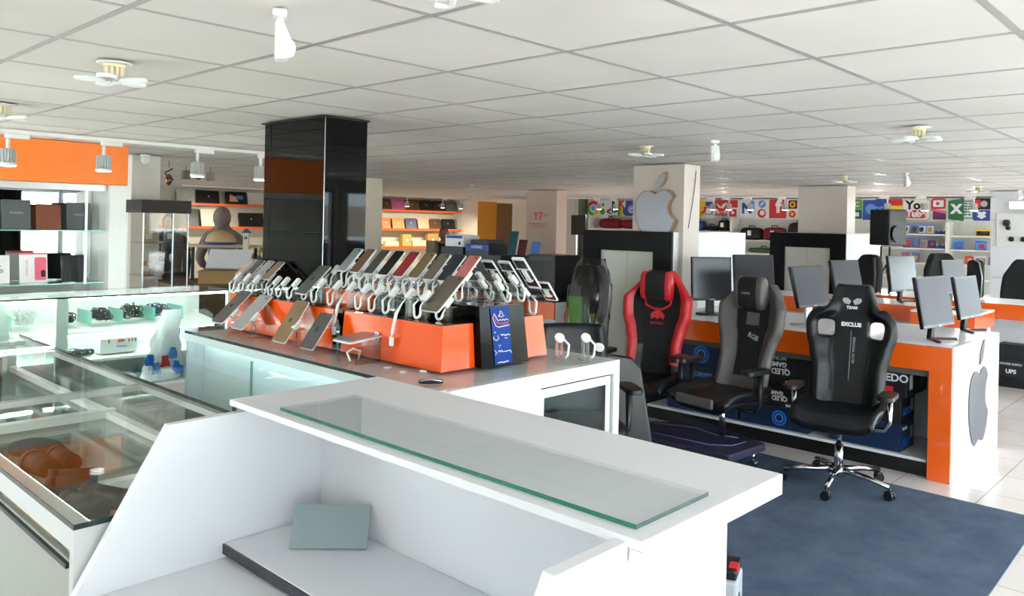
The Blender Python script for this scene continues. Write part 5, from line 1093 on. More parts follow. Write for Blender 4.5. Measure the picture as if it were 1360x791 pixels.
MB().ball((0, 0.05, 0.06), 0.10, 0.06, 0.055, 14, 0.7).build('film', mat('milky_film', (226, 230, 234)), t); MB().grid(4, 4, lambda s_, v: (0.07+0.03*s_, -0.012, 0.08+0.05*(v-.5))).build('print_patch', BLUEB, t)
t = T0('wire_reel', 'white ring shaped cable reel on the lit shelf near the island', 'reel', (3.02, 6.47, 0.68))
MB().tube([(0.035*math.cos(2*PI*k/14), 0, 0.035*math.sin(2*PI*k/14)) for k in range(14)], 0.011, 7, closed=True).build('ring', PRW, t); MB().box(-0.006, 0.006, -0.005, 0.005, -0.082, -0.045).build('stem', PRW, t)

# ------------------------------------------------------------------ ceiling fixtures
LS = Matrix.Scale(0.66, 4)
def lotus(lab, x, y, rz=0.3):
    t = T0('petal_lamp', lab, 'ceiling lamp', (x, y, CEIL-0.004), rz)
    MB(LS).lathe([(0.085, -0.008), (0.095, -0.004), (0.095, 0.0)], n=28).build('ceiling_plate', WHITEP, t)
    b = MB(LS); b.cyl((0, 0, -0.008), (0, 0, -0.028), 0.062, 0.056, 24)
    for k in range(10):
        a = 2*PI*k/10; b.cyl((0.045*math.cos(a), 0.045*math.sin(a), -0.028), (0.040*math.cos(a), 0.040*math.sin(a), -0.098), 0.010, n=8)
    b.build('ballast', CREAM, t)
    for k in range(5):
        a = 2*PI*k/5; Mk = Matrix.Rotation(a, 4, 'Z'); pts = []
        pts = [(0.035, -0.022, -0.100), (0.10, -0.034, -0.098)]+[(0.165+0.028*math.cos(q), 0.034*math.sin(q)*1.0, -0.100) for q in (-PI/2, -PI/4, 0, PI/4, PI/2)]+[(0.10, 0.034, -0.098), (0.035, 0.022, -0.100)]
        MB(LS @ Mk).tube(pts, 0.013, 8).build('petal_tube', WHITEP, t)
        MB(LS @ Mk).box(0.05, 0.17, -0.026, 0.026, -0.094, -0.090).build('petal_plate', WHITEP, t)
    return t
L0 = lotus('white petal shaped lamp on the ceiling, upper left of the picture', 1.155, 3.18)
for (x, y, rz, lab) in ((1.165, 1.315, 0.9, 'petal shaped ceiling lamp cut by the top picture edge'), (4.84, 3.26, 0.1, 'petal ceiling lamp in front of the emblem pillar'), (4.734, 1.40, 0.5, 'petal ceiling lamp high at the right'), (8.62, 3.28, 0.2, 'small petal ceiling lamp just before the plain pillar'), (1.22, 4.9, 0.4, 'petal ceiling lamp at the left picture edge'), (8.5, 8.9, 0.3, 'tiny far petal lamp above the laptop shelves'), (11.2, 2.6, 0.3, 'tiny far petal lamp above the spreadsheet logo'), (12.0, 12.6, 0.0, 'distant petal lamp above the orange laptop shelf'), (12.4, 9.9, 0.0, 'distant petal lamp near the red lettered pillar')):
    dup(L0, Mloc(x, y, CEIL-0.004, rz), lab)
def pir(lab, x, y, rz):
    t = T0('motion_sensor', lab, 'sensor', (x, y, CEIL), rz)
    MB().box(-0.028, 0.028, -0.02, 0.02, -0.022, 0.0, b=0.006).cyl((0, 0, -0.02), (0, -0.005, -0.045), 0.010, n=10).build('bracket', WHITEP, t)
    b = MB(); b.prism([(-0.029, 0.012, -0.03), (-0.029, -0.012, -0.035), (-0.029, -0.034, -0.085), (-0.029, -0.04, -0.115), (-0.029, -0.02, -0.14), (-0.029, 0.012, -0.142)], (0.058, 0, 0), b=0.010); b.build('housing', WHITEP, t)
    MB().ball((0, -0.030, -0.105), 0.024, 0.016, 0.026, 14).build('lens', mat('sensor_lens', (246, 246, 246), 0.3), t)
    return t
P0 = pir('white motion sensor hanging nearest, left of the top lamp', 1.16, 2.0, R(60))
dup(P0, Mloc(4.78, 2.67, CEIL, R(-50)), 'white motion sensor hanging right of the emblem pillar top')
dup(P0, Mloc(8.41, 2.59, CEIL, R(40)), 'small white motion sensor above the red video logo')
dup(P0, Mloc(12.2, 2.35, CEIL, R(-60)), 'far white motion sensor above the gadget board')
t = T0('dome_camera', 'white dome camera on top of the white square pillar', 'camera', (3.10, 7.72, CEIL-0.001))
MB().cyl((0, 0, -0.03), (0, 0, 0), 0.045, n=20).build('base', WHITEP, t); MB().ball((0.0, -0.01, -0.055), 0.042, 0.042, 0.045, 16).build('dome', WHITEP, t)
t = T0('light_track', 'long white lighting track on the ceiling before the orange fascia', 'track', (0, 0, 0))
MB().box(-1.0, 4.3, 6.33, 6.37, CEIL-0.03, CEIL-0.005).build('rail', WHITEP, t)
def track(lab, x, y):
    t = T0('track_spotlight', lab, 'spotlight', (x, y, CEIL-0.031))
    MB().box(-0.02, 0.13, -0.022, 0.022, -0.032, 0.0, b=0.004).build('adapter', WHITEP, t)
    MB().cyl((0, 0, -0.032), (0, 0, -0.115), 0.013, n=10).build('stem', WHITEP, t)
    b = MB(); b.cyl((0, 0, -0.105), (0, 0, -0.20), 0.036, n=16)
    for k in range(18):
        a = 2*PI*k/18; c, s_ = math.cos(a), math.sin(a); b.box(0.034, 0.052, -0.002, 0.002, -0.205, -0.11, M=Matrix.Rotation(a, 4, 'Z'))
    b.build('heat_sink', mat('fin_grey', (206, 208, 208), 0.4, metal=0.3), t)
    MB().cyl((0, 0, -0.205), (0, 0, -0.225), 0.056, 0.06, 24).build('rim', WHITEP, t)
    MB().cyl((0, 0, -0.2255), (0, 0, -0.228), 0.048, n=24).build('lens', mat('lit_lens', (255, 250, 240), emit=6), t)
    return t
K0 = track('finned white track spotlight at the left picture edge', 1.615, 6.35)
for x, lab in ((2.245, 'finned white track spotlight hanging before the orange fascia'), (2.97, 'finned white track spotlight right of the white pillar'), (3.53, 'finned white track spotlight partly behind the black pillar')):
    dup(K0, Mloc(x, 6.35, CEIL-0.031), lab)
for x, y in ((1.615, 6.35), (2.245, 6.35), (2.97, 6.35)):
    l = bpy.data.lights.new('spot_lamp', 'SPOT'); l.energy = 25; l.spot_size = R(100); l.spot_blend = 0.6; l.color = (1, 0.93, 0.82); l.shadow_soft_size = 0.05
    o = bpy.data.objects.new('spot_lamp', l); COL.objects.link(o); o.location = (x, y, CEIL-0.27)
# small spotlights in front of the sign board and the laptop wall
b = MB(); b.box(13.58, 13.62, 2.2, 11.2, CEIL-0.03, CEIL-0.005); o = b.build('light_track', WHITEP); tag(o, 'white lighting track running before the logo board', 'track')
b = MB(); b.box(6.5, 15.0, 14.48, 14.52, CEIL-0.03, CEIL-0.005); o = b.build('light_track', WHITEP); tag(o, 'white lighting track running before the laptop shelves', 'track')
for k, (y, s_) in enumerate(((10.9, 'in front of the ring logo'), (10.45, 'in front of the console logo'), (8.05, 'in front of the grey square logo'), (7.7, 'in front of the red antivirus logo'), (7.25, 'in front of the letter N logo'), (6.55, 'in front of the red f logo'), (4.72, 'in front of the blue folder logo'), (4.13, 'in front of the video logo'), (3.40, 'in front of the spreadsheet logo'))):
    dup(K0, Mloc(13.60, y*0.945, CEIL-0.031, R(90)), 'small white track spotlight '+s_, 'spotlights before the logo board')
for k, x in enumerate((11.8, 12.9, 13.5)):
    dup(K0, Mloc(x, 14.5, CEIL-0.031), 'far track spotlight above the laptop shelves, %s from the left' % ORD[k], 'spotlights before the laptop shelves')
for x, y in ((13.6, 10.2), (13.6, 7.4), (13.6, 4.6), (13.6, 3.2)):
    l = bpy.data.lights.new('spot_lamp', 'SPOT'); l.energy = 130; l.spot_size = R(150); l.spot_blend = 0.8; l.color = (1, 0.98, 0.95); l.shadow_soft_size = 0.05
    o = bpy.data.objects.new('spot_lamp', l); COL.objects.link(o); o.location = (x, y, CEIL-0.27); o.rotation_euler = (0, R(35), 0)
for x in (7.6, 11.8, 12.9, 13.9):
    l = bpy.data.lights.new('spot_lamp', 'SPOT'); l.energy = 75; l.spot_size = R(130); l.spot_blend = 0.8; l.color = (1, 0.86, 0.66); l.shadow_soft_size = 0.05
    o = bpy.data.objects.new('spot_lamp', l); COL.objects.link(o); o.location = (x, 14.6, CEIL-0.27); o.rotation_euler = (R(35), 0, 0)

# ------------------------------------------------------------------ left background
t = T0('acrylic_cabinet', 'tall clear acrylic cabinet with black top beside the white wall panel', 'cabinet', (2.96, 7.40, 0))
AC = glassmat('cabinet_acrylic', (238, 236, 233), rough=0.03, refl=1.6, ior=1.5)
b = MB(); b.box(0, 0.42, 0, 0.006, 0.05, 1.70).box(0, 0.006, 0.006, 0.34, 0.05, 1.70).box(0.414, 0.42, 0.006, 0.34, 0.05, 1.70); b.build('acrylic_panel', AC, t)
b = MB(); 
for x, y in ((0.0, -0.006), (0.27, -0.006), (0.412, -0.006)): b.box(x, x+0.012, y, y+0.005, 0.05, 1.70)
b.build('bright_edge', STEEL, t)
MB().box(-0.02, 0.44, -0.02, 0.36, 1.70, 1.82).build('black_top', mat('brown_black', (34, 24, 22), 0.3, spec=0.2), t); MB().box(-0.01, 0.43, 0, 0.35, 0, 0.05).build('base', BLACKP, t)
for z in (1.12, 1.42): MB().box(0.01, 0.41, 0.01, 0.33, z, z+0.008).build('shelf', GLASS, t)
for k, (x, z, m) in enumerate(((0.1, 1.128, covers[4]), (0.22, 1.128, covers[0]), (0.12, 1.428, mat('amber_bits', (205, 180, 120), 0.6)), (0.32, 1.428, covers[2]))):
    t = T0('boxed_accessory', '%s small pale packet inside the acrylic cabinet, counted from its lower left' % ORD[k], 'packet', (2.96+x, 7.55, z)); MB().box(-0.05, 0.05, 0, 0.04, 0.001, 0.12, b=0.003).build('packet', m, t); MB().box(-0.03, 0.03, -0.001, 0, 0.03, 0.08).build('label', PRW, t)
# shelves of laptops on the back wall
SHO = mat('shelf_orange', (232, 96, 36), 0.4)
for z, xa, xb, lab in ((1.945, 6.4, 15.5, 'top orange shelf of laptops on the back wall'), (1.475, 6.4, 15.5, 'second orange shelf of laptops on the back wall'), (1.03, 9.5, 15.0, 'third orange shelf with cream boxes on the back wall')):
    t = T0('wall_shelf', lab, 'shelf', (0, 0, z)); MB().box(xa, xb, 15.68, 15.997, -0.03, -0.006).build('board', mat('shelf_pale', (222, 214, 198), 0.5), t); MB().box(xa, xb, 15.66, 15.679, -0.05, 0.0).build('orange_edge', SHO, t)
PKM = mat('magenta_lid', (200, 96, 150), 0.4); PCH = mat('peach_lid', (226, 168, 140), 0.4); GLD = mat('gold_lid', (176, 140, 84), 0.4); ORL = mat('orange_lid', (224, 108, 44), 0.4); BRL = mat('brown_lid', (84, 62, 40), 0.4); BLL = mat('black_lid', (24, 24, 26), 0.35); GRL = mat('grey_lid', (120, 122, 118), 0.4); WHL = mat('white_lid', (222, 220, 210), 0.4); NVL = mat('navy_lid', (52, 54, 92), 0.4); LGL = mat('light_grey_lid', (190, 196, 186), 0.4); TGL = mat('slate_lid', (64, 76, 84), 0.4)
def laptop(x0, x1, z, m, lab, h=0.27, grp=None, art=None):
    wd = (x1-x0); M = Matrix.Translation(((x0+x1)/2, 15.80, z)) @ Matrix.Rotation(-0.22, 4, 'X')
    t = T0('laptop', lab, 'laptop', M=M, group=grp)
    MB().box(-wd/2, wd/2, 0, 0.016, 0.0, h, b=0.004).build('lid', m, t); MB().box(-wd/2, wd/2, 0.03, 0.045, 0.0, h*0.9, b=0.004).build('keyboard_base', BLL, t)
    MB().cyl((0, -0.001, h*0.55), (0, 0, h*0.55), 0.016, n=10).build('emblem', PRW, t)
    if art: MB().prism([(-wd*.35, -0.002, h*.2), (wd*.1, -0.002, h*.2), (-wd*.05, -0.002, h*.6), (-wd*.3, -0.002, h*.8)], (0, 0.001, 0)).build('picture', PCH, t); MB().box(0, wd*.35, -0.002, -0.001, h*.4, h*.7).build('picture', PRLB, t)
laptop(6.98, 7.36, 1.947, LGL, 'pale grey laptop at the left end of the top shelf')
laptop(7.42, 7.88, 1.947, BLL, 'black laptop right of the pale grey one on the top shelf')
laptop(8.03, 8.48, 1.947, BLL, 'laptop showing a coloured picture on the top shelf, left part', art=True)
laptop(8.52, 8.88, 1.947, WHL, 'white laptop on the top shelf beside the glossy pillar')
laptop(7.0, 7.45, 1.477, TGL, 'slate grey laptop on the second shelf behind the dark figure', h=0.36)
laptop(7.50, 8.0, 1.477, WHL, 'cream white laptop on the second shelf behind the hooded figure', h=0.36)
laptop(8.33, 8.9, 1.477, BLL, 'black laptop on the second shelf beside the glossy pillar', h=0.30)
for x0, x1, m, s_ in ((12.1, 12.36, BRL, 'brown'), (12.38, 12.8, PKM, 'pink'), (12.82, 13.28, BRL, 'dark brown'), (13.32, 13.72, BLL, 'black'), (13.75, 14.16, BLL, 'black'), (14.2, 14.6, GRL, 'grey'), (14.63, 14.88, BLL, 'narrow black'), (14.9, 15.25, PKM, 'magenta')):
    k = {13.32: ', the left wide one', 13.75: ', the right wide one'}.get(x0, '')
    laptop(x0, x1, 1.947, m, s_+' laptop on the top orange shelf right of the pillar'+k)
for x0, x1, m, s_ in ((12.1, 12.36, ORL, 'orange'), (12.42, 12.8, GLD, 'gold'), (12.84, 13.2, NVL, 'navy'), (13.25, 13.62, PCH, 'peach'), (13.66, 14.02, BRL, 'dark brown'), (14.07, 14.5, BLL, 'black'), (14.55, 14.88, GRL, 'grey'), (14.92, 15.28, PKM, 'magenta')):
    laptop(x0, x1, 1.477, m, s_+' laptop on the second orange shelf right of the pillar')
CRM = mat('cream_box', (226, 214, 176), 0.5)
for k, (x0, x1, h, m) in enumerate(((12.2, 12.6, 0.12, CRM), (12.72, 13.0, 0.30, mat('ochre_box', (190, 160, 90), 0.5)), (13.05, 13.5, 0.14, CRM), (13.55, 13.9, 0.32, GLD), (13.95, 14.3, 0.2, CRM))):
    t = T0('device_box', '%s cream or gold box from the left on the third orange shelf' % ORD[k], 'box', ((x0+x1)/2, 15.78, 1.032)); MB().box(-(x1-x0)/2, (x1-x0)/2, 0, 0.12, 0, h, b=0.004).build('box', m, t); MB().box(-0.03, 0.03, -0.001, 0, h*.4, h*.6).build('label', PRW, t)
t = T0('partition_board', 'plain orange board at the end of the laptop shelves', 'board', (13.0, 13.35, 0))
MB().box(0, 0.60, 0, 0.03, 1.05, 2.16).build('panel', mat('ochre_orange', (214, 138, 44), 0.5), t); MB().box(0, 0.03, 0.0, 0.03, 0.0, 1.049).box(0.57, 0.6, 0.0, 0.03, 0.0, 1.049).build('post', BLACKP, t)
t = T0('partition_board', 'brown wooden board right of the plain orange one', 'board', (13.62, 13.35, 0))
MB().box(0, 0.52, 0, 0.03, 0.0, 2.14).build('panel', mat('brown_board', (128, 92, 56), 0.6), t); MB().box(0.54, 0.60, 0, 0.03, 0, 2.14).build('white_strip', PRW, t)
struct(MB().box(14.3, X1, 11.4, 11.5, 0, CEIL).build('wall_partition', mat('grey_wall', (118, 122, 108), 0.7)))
t = T0('wall_screen', 'black wall screen in the dim corner left of the emblem pillar', 'television', (13.2, 10.35, 1.45))
MB().box(0, 0.05, 0, 0.38, 0, 0.42, b=0.005).build('screen', BLACKP, t); MB().box(0.05, 0.09, 0.15, 0.2, -1.45, 0.3).build('post', BLACKM, t)
t = T0('conduit_pole', 'thin grey pole in the dim corner beside the wall screen', 'pole', (13.6, 10.9, 0)); MB().cyl((0, 0, 0), (0, 0, CEIL-0.005), 0.025).build('pole', GREYP, t)

# workbench with things behind the acrylic cabinet
t = T0('work_counter', 'brown wooden work counter behind the lit showcase', 'counter', (3.7, 8.25, 0)); MB().box(0, 1.9, 0, 0.9, 0.92, 0.95).build('top', mat('brown_wood', (122, 92, 58), 0.5, noise=0.2, scale=12), t); MB().box(0.03, 1.87, 0.03, 0.87, 0, 0.92).build('body', mat('wood_body', (96, 72, 44), 0.6), t)
t = T0('cardboard_box', 'open brown cardboard box on the work counter', 'box', (4.06, 8.27, 0.951), R(-38)); b = MB(); b.box(-0.15, 0.42, 0.0, 0.30, 0, 0.14); b.build('box', CARD, t); MB().box(-0.15, 0.42, -0.06, -0.002, 0.12, 0.135).build('flap', CARD, t)
t = T0('white_tray', 'white sloping tray resting on the cardboard box', 'tray', M=Matrix.Translation((4.22, 8.30, 1.155)) @ Matrix.Rotation(R(-40), 4, 'Z') @ Matrix.Rotation(R(42), 4, 'X')); MB().box(-0.20, 0.26, -0.07, 0.22, 0, 0.02, b=0.004).build('board', PRW, t); MB().box(-0.20, 0.26, 0.21, 0.222, -0.03, 0.0).build('lip', PRW, t)
t = T0('shelf_plank', 'pale plank shelf across the work counter carrying the dome', 'shelf', (4.35, 8.62, 1.36), R(-45)); MB().box(-0.38, 0.4, -0.08, 0.14, -0.03, 0.0).build('board', mat('pale_plank', (176, 160, 134), 0.6), t); MB().box(-0.36, -0.33, 0, 0.03, -0.41, -0.031).box(0.35, 0.38, 0, 0.03, -0.41, -0.031).build('leg', BLACKM, t)
t = T0('domed_ornament', 'tan domed object with blue rim on the plank', 'ornament', (4.32, 8.62, 1.361)); 
MB().lathe([(0.17, 0.03), (0.165, 0.06), (0.14, 0.11), (0.09, 0.15), (0.03, 0.165)], n=28).build('dome', mat('tan_shell', (196, 164, 124), 0.5), t); MB().lathe([(0.165, 0.0), (0.185, 0.012), (0.18, 0.03)], n=28).build('blue_rim', mat('rim_blue', (44, 60, 120), 0.4), t)
t = T0('toy_house', 'little white tower house with teal roof on the tray edge', 'ornament', (4.47, 8.32, 1.361), R(-40)); MB().box(-0.03, 0.03, -0.03, 0.03, -0.05, 0.14).build('tower', mat('house_cream', (216, 206, 190), 0.6), t); MB().prism([(-0.05, -0.04, 0.141), (0.05, -0.04, 0.141), (0.0, -0.04, 0.19)], (0, 0.08, 0)).build('roof', mat('teal_roof', (40, 96, 104), 0.6), t); MB().box(-0.015, -0.003, -0.031, -0.030, 0.07, 0.10).box(0.003, 0.015, -0.031, -0.030, 0.07, 0.10).build('window', PRBLK, t)
t = T0('toy_strip', 'row of small bright coloured toys beside the little house', 'toys', (4.68, 8.24, 1.30), R(-42))
for k, m in enumerate((PRGREEN, PRYEL, PRRED, PRPINK, mat('orange_print', (232, 90, 40)))): MB().box(-0.08+k*0.05, -0.036+k*0.05, -0.02, 0.02, 0, 0.04, b=0.004).build('block', m, t)
MB().box(-0.09, 0.19, -0.03, 0.03, -0.02, -0.001).build('base', CARD, t); MB().box(-0.08, -0.07, -0.01, 0.01, -0.35, -0.02).box(0.17, 0.18, -0.01, 0.01, -0.35, -0.02).build('leg', BLACKM, t)
t = T0('wooden_chair', 'tan bentwood chair back beside the dark figure', 'chair', (4.02, 9.75, 0), R(30)); MB().tube([(-0.2, 0, 0), (-0.2, 0, 1.35), (0.0, 0.02, 1.42), (0.2, 0, 1.35), (0.2, 0, 0)], 0.018, 8).tube([(-0.2, 0, 1.12), (0, 0.02, 1.3), (0.2, 0, 1.12)], 0.014, 6).build('frame', mat('bentwood', (150, 104, 58), 0.4), t); MB().box(-0.2, 0.2, -0.4, 0.0, 0.78, 0.81, b=0.01).build('seat', mat('bentwood', (150, 104, 58)), t)
for (dx, dy) in ((-0.17, -0.37), (0.17, -0.37)): MB().cyl((dx, dy, 0), (dx, dy, 0.78), 0.015).build('leg', MATS['bentwood'], t)
t = T0('hanging_ornament', 'shiny bronze ornament hanging beside the white pillar', 'ornament', (3.62, 8.4, CEIL)); MB().cyl((0, 0, -0.08), (0, 0, 0), 0.003, n=6).build('cord', BLACKM, t); b = MB(); b.ball((0, 0, -0.20), 0.035, 0.035, 0.06, 12); b.tube([(0.04*math.cos(k), 0.04*math.sin(k), -0.08-0.02*k) for k in range(9)], 0.008, 6); b.build('body', mat('bronze', (120, 84, 56), 0.25, metal=0.8), t)
for k, (x, lab) in enumerate(((4.05, 'grey paper lantern hanging left of the round one'), (4.20, 'round grey lamp hanging between the two square ones'), (4.34, 'square beige lamp hanging on the right of the three'))):
    t = T0('hanging_lamp', lab, 'lamp', (x, 8.95, CEIL)); MB().tube([(0, 0, 0), (0, 0, -0.06)], 0.003, 6).build('cord', BLACKM, t)
    b = MB(); (b.ball((0, 0, -0.11), 0.045, 0.03, 0.05, 14) if k == 1 else b.prism([(-0.035, -0.03, -0.06), (0.035, -0.03, -0.06), (0.045, -0.03, -0.16), (-0.045, -0.03, -0.16)], (0, 0.06, 0), b=0.005)); b.build('shade', mat('lantern_%d' % k, ((120, 116, 108), (96, 94, 90), (150, 140, 120))[k], 0.6), t)

# ------------------------------------------------------------------ people
def person(lab, x, y, rz, H, top, low, hair, skin, armpose, hood=None, name='person'):
    t = T0('person', lab, 'person', (x, y, 0), rz)
    k = H/1.7
    V = {'pel': (0, 0, .92), 'wai': (0, 0, 1.08), 'che': (0, .01, 1.27), 'nb': (0, .01, 1.42), 'nk': (0, 0, 1.50), 'hd': (0, -.01, 1.58)}
    for s_, n in ((-1, 'r'), (1, 'l')):
        V['sh'+n] = (s_*.165, .01, 1.38); V['el'+n] = armpose[n][0]; V['wr'+n] = armpose[n][1]; V['ha'+n] = armpose[n][2]
        V['hi'+n] = (s_*.085, 0, .88); V['kn'+n] = (s_*.10, -.02, .49); V['an'+n] = (s_*.10, .02, .09); V['to'+n] = (s_*.12, -.13, .04)
    E_ = [('pel', 'wai'), ('wai', 'che'), ('che', 'nb'), ('nb', 'nk'), ('nk', 'hd')]
    for n in 'rl': E_ += [('nb', 'sh'+n), ('sh'+n, 'el'+n), ('el'+n, 'wr'+n), ('wr'+n, 'ha'+n), ('pel', 'hi'+n), ('hi'+n, 'kn'+n), ('kn'+n, 'an'+n), ('an'+n, 'to'+n)]
    rad = dict(pel=.125, wai=.115, che=.135, nb=.075, nk=.05, hd=.05, sh=.062, el=.042, wr=.028, ha=.032, hi=.085, kn=.058, an=.04, to=.035)
    def skin_mesh(nm, keys, grow, m):
        bm = bmesh.new(); vs_ = {}; lay = bm.verts.layers.skin.verify()
        for q in keys: vs_[q] = bm.verts.new(Vector(V[q])*k)
        for a, c in E_:
            if a in vs_ and c in vs_: bm.edges.new((vs_[a], vs_[c]))
        root = 'pel' if 'pel' in keys else keys[0]
        for q, v in vs_.items():
            r_ = rad.get(q) or rad[q[:2]]; d = v[lay]; d.radius = ((r_+grow)*k*(1.2 if q in ('che', 'pel', 'wai') else 1), (r_+grow)*k*(0.85 if q in ('che', 'pel', 'wai') else 1)); d.use_root = q == root
        me = bpy.data.meshes.new(nm); bm.to_mesh(me); bm.free(); me.materials.append(m)
        o = bpy.data.objects.new(nm, me); COL.objects.link(o); o.parent = t
        o.modifiers.new('skin', 'SKIN').use_smooth_shade = True; sb = o.modifiers.new('sub', 'SUBSURF'); sb.levels = 2; sb.render_levels = 2
        return o
    body = skin_mesh('body', list(V), 0, skin)
    b = MB(); b.ball((0, -.015*k, 1.60*k), .076*k, .095*k, .115*k, 20); b.ball((0, -.108*k, 1.59*k), .014*k, .02*k, .025*k, 8)
    for s_ in (-1, 1): b.ball((s_*.078*k, 0, 1.59*k), .012*k, .02*k, .03*k, 8)
    b.build('head', skin, t)
    b = MB(); b.ball((-.028*k, -.098*k, 1.615*k), .010*k, .006*k, .005*k, 8).ball((.028*k, -.098*k, 1.615*k), .010*k, .006*k, .005*k, 8).box(-.024*k, .024*k, -.104*k, -.098*k, 1.546*k, 1.552*k); b.build('face_features', mat('feature_dark', (50, 24, 20), 0.6), t)
    for n in 'rl':
        hx, hy, hz = [c*k for c in V['ha'+n]]; wx, wy, wz = [c*k for c in V['wr'+n]]; d = Vector((hx-wx, hy-wy, hz-wz)).normalized(); sd = d.cross(Vector((0, 0, 1))); sd = sd.normalized() if sd.length > .01 else Vector((1, 0, 0))
        b = MB(); p = Vector((hx, hy, hz))
        for f in range(4): q = p+sd*(f-1.5)*.02*k; b.tube([q, q+d*.045*k, q+d*(.075+.008*(f in (1, 2)))*k-Vector((0, 0, .012*k))], [.010*k, .009*k, .007*k], 6)
        b.tube([p-d*.02*k+sd*.03*k, p+sd*.055*k+d*.02*k, p+sd*.058*k+d*.05*k], [.011*k, .010*k, .008*k], 6); b.build('fingers', skin, t)
    skin_mesh('shirt', ['pel', 'wai', 'che', 'nb', 'shr', 'elr', 'wrr', 'shl', 'ell', 'wrl'], .016, top)
    skin_mesh('trousers', ['pel', 'hir', 'knr', 'anr', 'hil', 'knl', 'anl'], .014, low)
    if hood:
        b = MB(); b.ball((0, .02*k, 1.61*k), .105*k, .115*k, .135*k, 20, 0.95); b.lathe([(.26*k, 1.24*k), (.235*k, 1.34*k), (.16*k, 1.44*k), (.09*k, 1.50*k), (.08*k, 1.55*k)], n=24); b.build('hooded_shawl', hood, t)
    else:
        b = MB(); b.ball((0, .018*k, 1.632*k), .084*k, .095*k, .098*k, 18); b.build('hair', hair, t)
    return t
SK = mat('skin', (128, 84, 62), 0.55); HR = mat('black_hair', (14, 12, 12), 0.5)
DC = mat('dark_clothes', (16, 16, 20), 0.8); GCL = mat('taupe_clothes', (128, 112, 104), 0.85)
rest = {'r': ((-.24, .02, 1.10), (-.22, -.16, .98), (-.20, -.22, .97)), 'l': ((.24, .02, 1.10), (.22, -.16, .98), (.20, -.22, .97))}
down = {'r': ((-.21, .02, 1.12), (-.22, -.04, .87), (-.22, -.06, .79)), 'l': ((.21, .02, 1.12), (.22, -.04, .87), (.22, -.06, .79))}
person('person in dark clothes standing at the far counter before the laptop shelves', 8.58, 9.60, R(-45), 1.56, DC, DC, HR, SK, rest)
person('person in a taupe hooded shawl leaning on the work counter', 4.80, 9.55, R(-35+180), 1.76, GCL, DC, HR, SK, {'r': ((-.30, -.08, 1.16), (-.46, -.20, 1.08), (-.52, -.24, 1.08)), 'l': ((.26, .0, 1.12), (.22, -.16, 1.0), (.20, -.22, .99))}, hood=GCL)
person('person in black, mostly hidden behind the acrylic cabinet', 4.45, 10.25, R(-40), 1.68, DC, DC, HR, SK, down, hood=DC)

# ------------------------------------------------------------------ far counter with black boxes
def blackbox(name, lab, x, y, z, dx, dy, dz, m=BLACKM, rz=0, extra=None):
    t = T0(name, lab, 'box', (x, y, z), rz); MB().box(0, dx, 0, dy, 0, dz, b=0.006).build('body', m, t)
    if extra: extra(t, dx, dy, dz)
def redlogo(t, dx, dy, dz): MB().ball((-0.001, dy*.45, dz*.72), .002, .035, .02, 10).build('red_mark', PRBR, t)
def bluetop(t, dx, dy, dz): MB(frameM((-0.002, dy*.5, dz-0.03), (0, -1, 0), (0, 0, 1))).text('GAMING', 0.045, Matrix(), 0.001).build('lettering', PRW, t); MB().box(-0.001, 0, 0.0, dy, dz-0.07, dz).build('blue_band', PRBLUE, t)
zc = 0.936
blackbox('computer_tower', 'black computer carton with dim red mark on the dark counter', 6.05, 6.45, zc, 0.3, 0.36, 0.46, BLACKM, 0, redlogo)
blackbox('computer_tower', 'black carton with a blue lettered band on the dark counter', 6.05, 6.05, zc, 0.3, 0.36, 0.50, BLACKM, 0, bluetop)
blackbox('computer_tower', 'plain black box right of the blue banded carton', 6.0, 5.82, zc, 0.3, 0.2, 0.40, BLACKM)
blackbox('printed_panel', 'brown patterned cardboard standee left of the black cartons', 6.0, 6.86, zc, 0.05, 0.16, 0.52, mat('brown_pattern', (104, 84, 68), 0.7, noise=0.6, scale=25))
blackbox('printer_carton', 'white and blue printer carton stacked on the red marked carton', 6.10, 6.50, zc+0.461, 0.25, 0.30, 0.13, PRW, 0, lambda t, dx, dy, dz: (MB().box(-0.001, 0, 0.02, dy-0.02, dz*.72, dz*.95).build('blue_band', PRBLUE, t), MB().ball((-0.001, .06, .04), .002, .02, .02, 8).build('picture', PRBLK, t)))
blackbox('grey_carton', 'dark grey carton on top of the blue banded carton', 6.10, 6.10, zc+0.501, 0.25, 0.28, 0.05, mat('carton_slate', (52, 58, 62), 0.5))
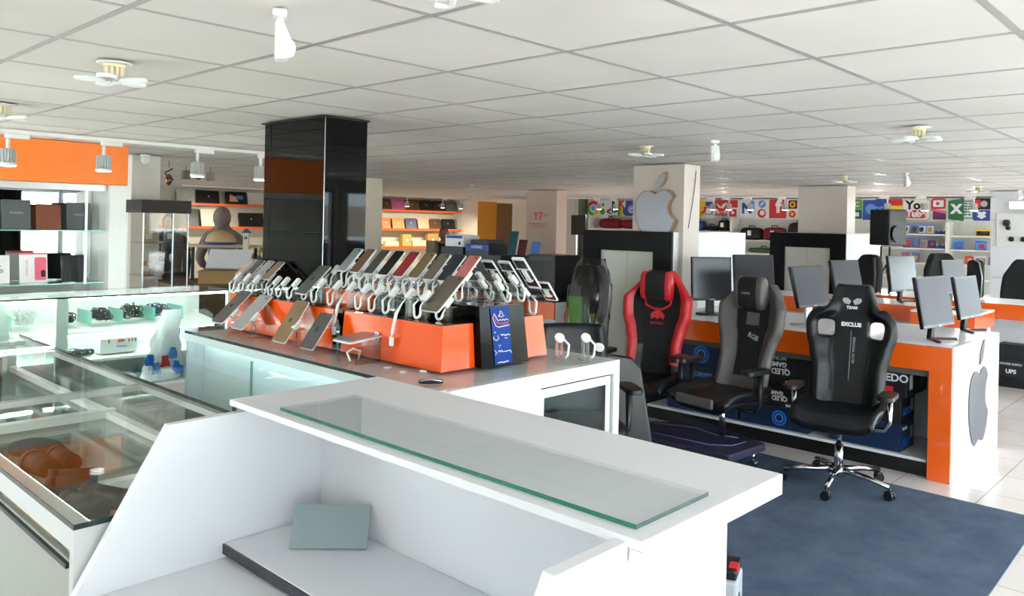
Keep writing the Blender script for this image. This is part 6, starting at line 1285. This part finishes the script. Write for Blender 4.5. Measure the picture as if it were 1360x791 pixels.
blackbox('computer_tower', 'large black computer case with a grey top before the emblem cupboard', 6.15, 5.20, zc, 0.42, 0.36, 0.42, BLACKM, 0, lambda t, dx, dy, dz: MB().box(-0.002, 0.0, 0.02, dy-0.02, dz-0.06, dz-0.005).build('grey_bezel', mat('bezel_grey', (52, 54, 58), 0.4), t))
blackbox('computer_tower', 'narrow black box between the grey topped case and the plain black one', 6.2, 5.60, zc, 0.3, 0.16, 0.40, BLACKM)
blackbox('keyboard', 'silver grey keyboard lying on the dark counter edge', 5.93, 5.25, zc, 0.14, 0.40, 0.03, SILVER)
t = T0('cash_counter', 'dark far counter with orange front before the person in dark clothes', 'counter', (7.55, 8.2, 0)); MB().box(0, 0.5, 0, 3.4, 0.9, 0.93).build('top', BLACKP, t); MB().box(0, 0.02, 0, 3.4, 0.72, 0.9).build('orange_band', ORANGE, t); MB().box(0.02, 0.48, 0.02, 3.38, 0, 0.9).build('body', BLACKP, t)
t = T0('counter_screen', 'black screen on the far counter beside the cream pillar', 'monitor', (7.7, 10.35, 0.931)); MB().box(0, 0.03, 0, 0.95, 0.05, 0.45).build('screen', BLACKP, t); MB().box(0.0, 0.2, 0.35, 0.6, 0, 0.02).box(0.03, 0.06, 0.4, 0.55, 0.02, 0.2).build('foot', BLACKM, t)
for k, (y, m, lab) in enumerate(((7.9, mat('teal_sheet', (24, 98, 108), 0.4), 'teal leaflet board leaning on the far counter before the red lettered pillar'), (7.7, PRBR, 'dark red leaflet on the far counter'), (7.45, PRLB, 'small light blue leaflet on the far counter'))):
    t = T0('leaflet_board', lab, 'board', M=Matrix.Translation((8.3, y, 0.951)) @ Matrix.Rotation(R(12), 4, 'Y')); hh = (0.62, 0.5, 0.48)[k]; MB().box(0, 0.01, -0.08, 0.08, 0, hh).build('sheet', m, t)
t = T0('leaflet_table', 'plain dark table holding the leaflet boards', 'table', (8.2, 7.3, 0)); MB().box(0, 0.5, 0, 0.75, 0.92, 0.95).build('top', BLACKP, t); MB().box(0.05, 0.45, 0.05, 0.7, 0, 0.92).build('body', BLACKP, t)
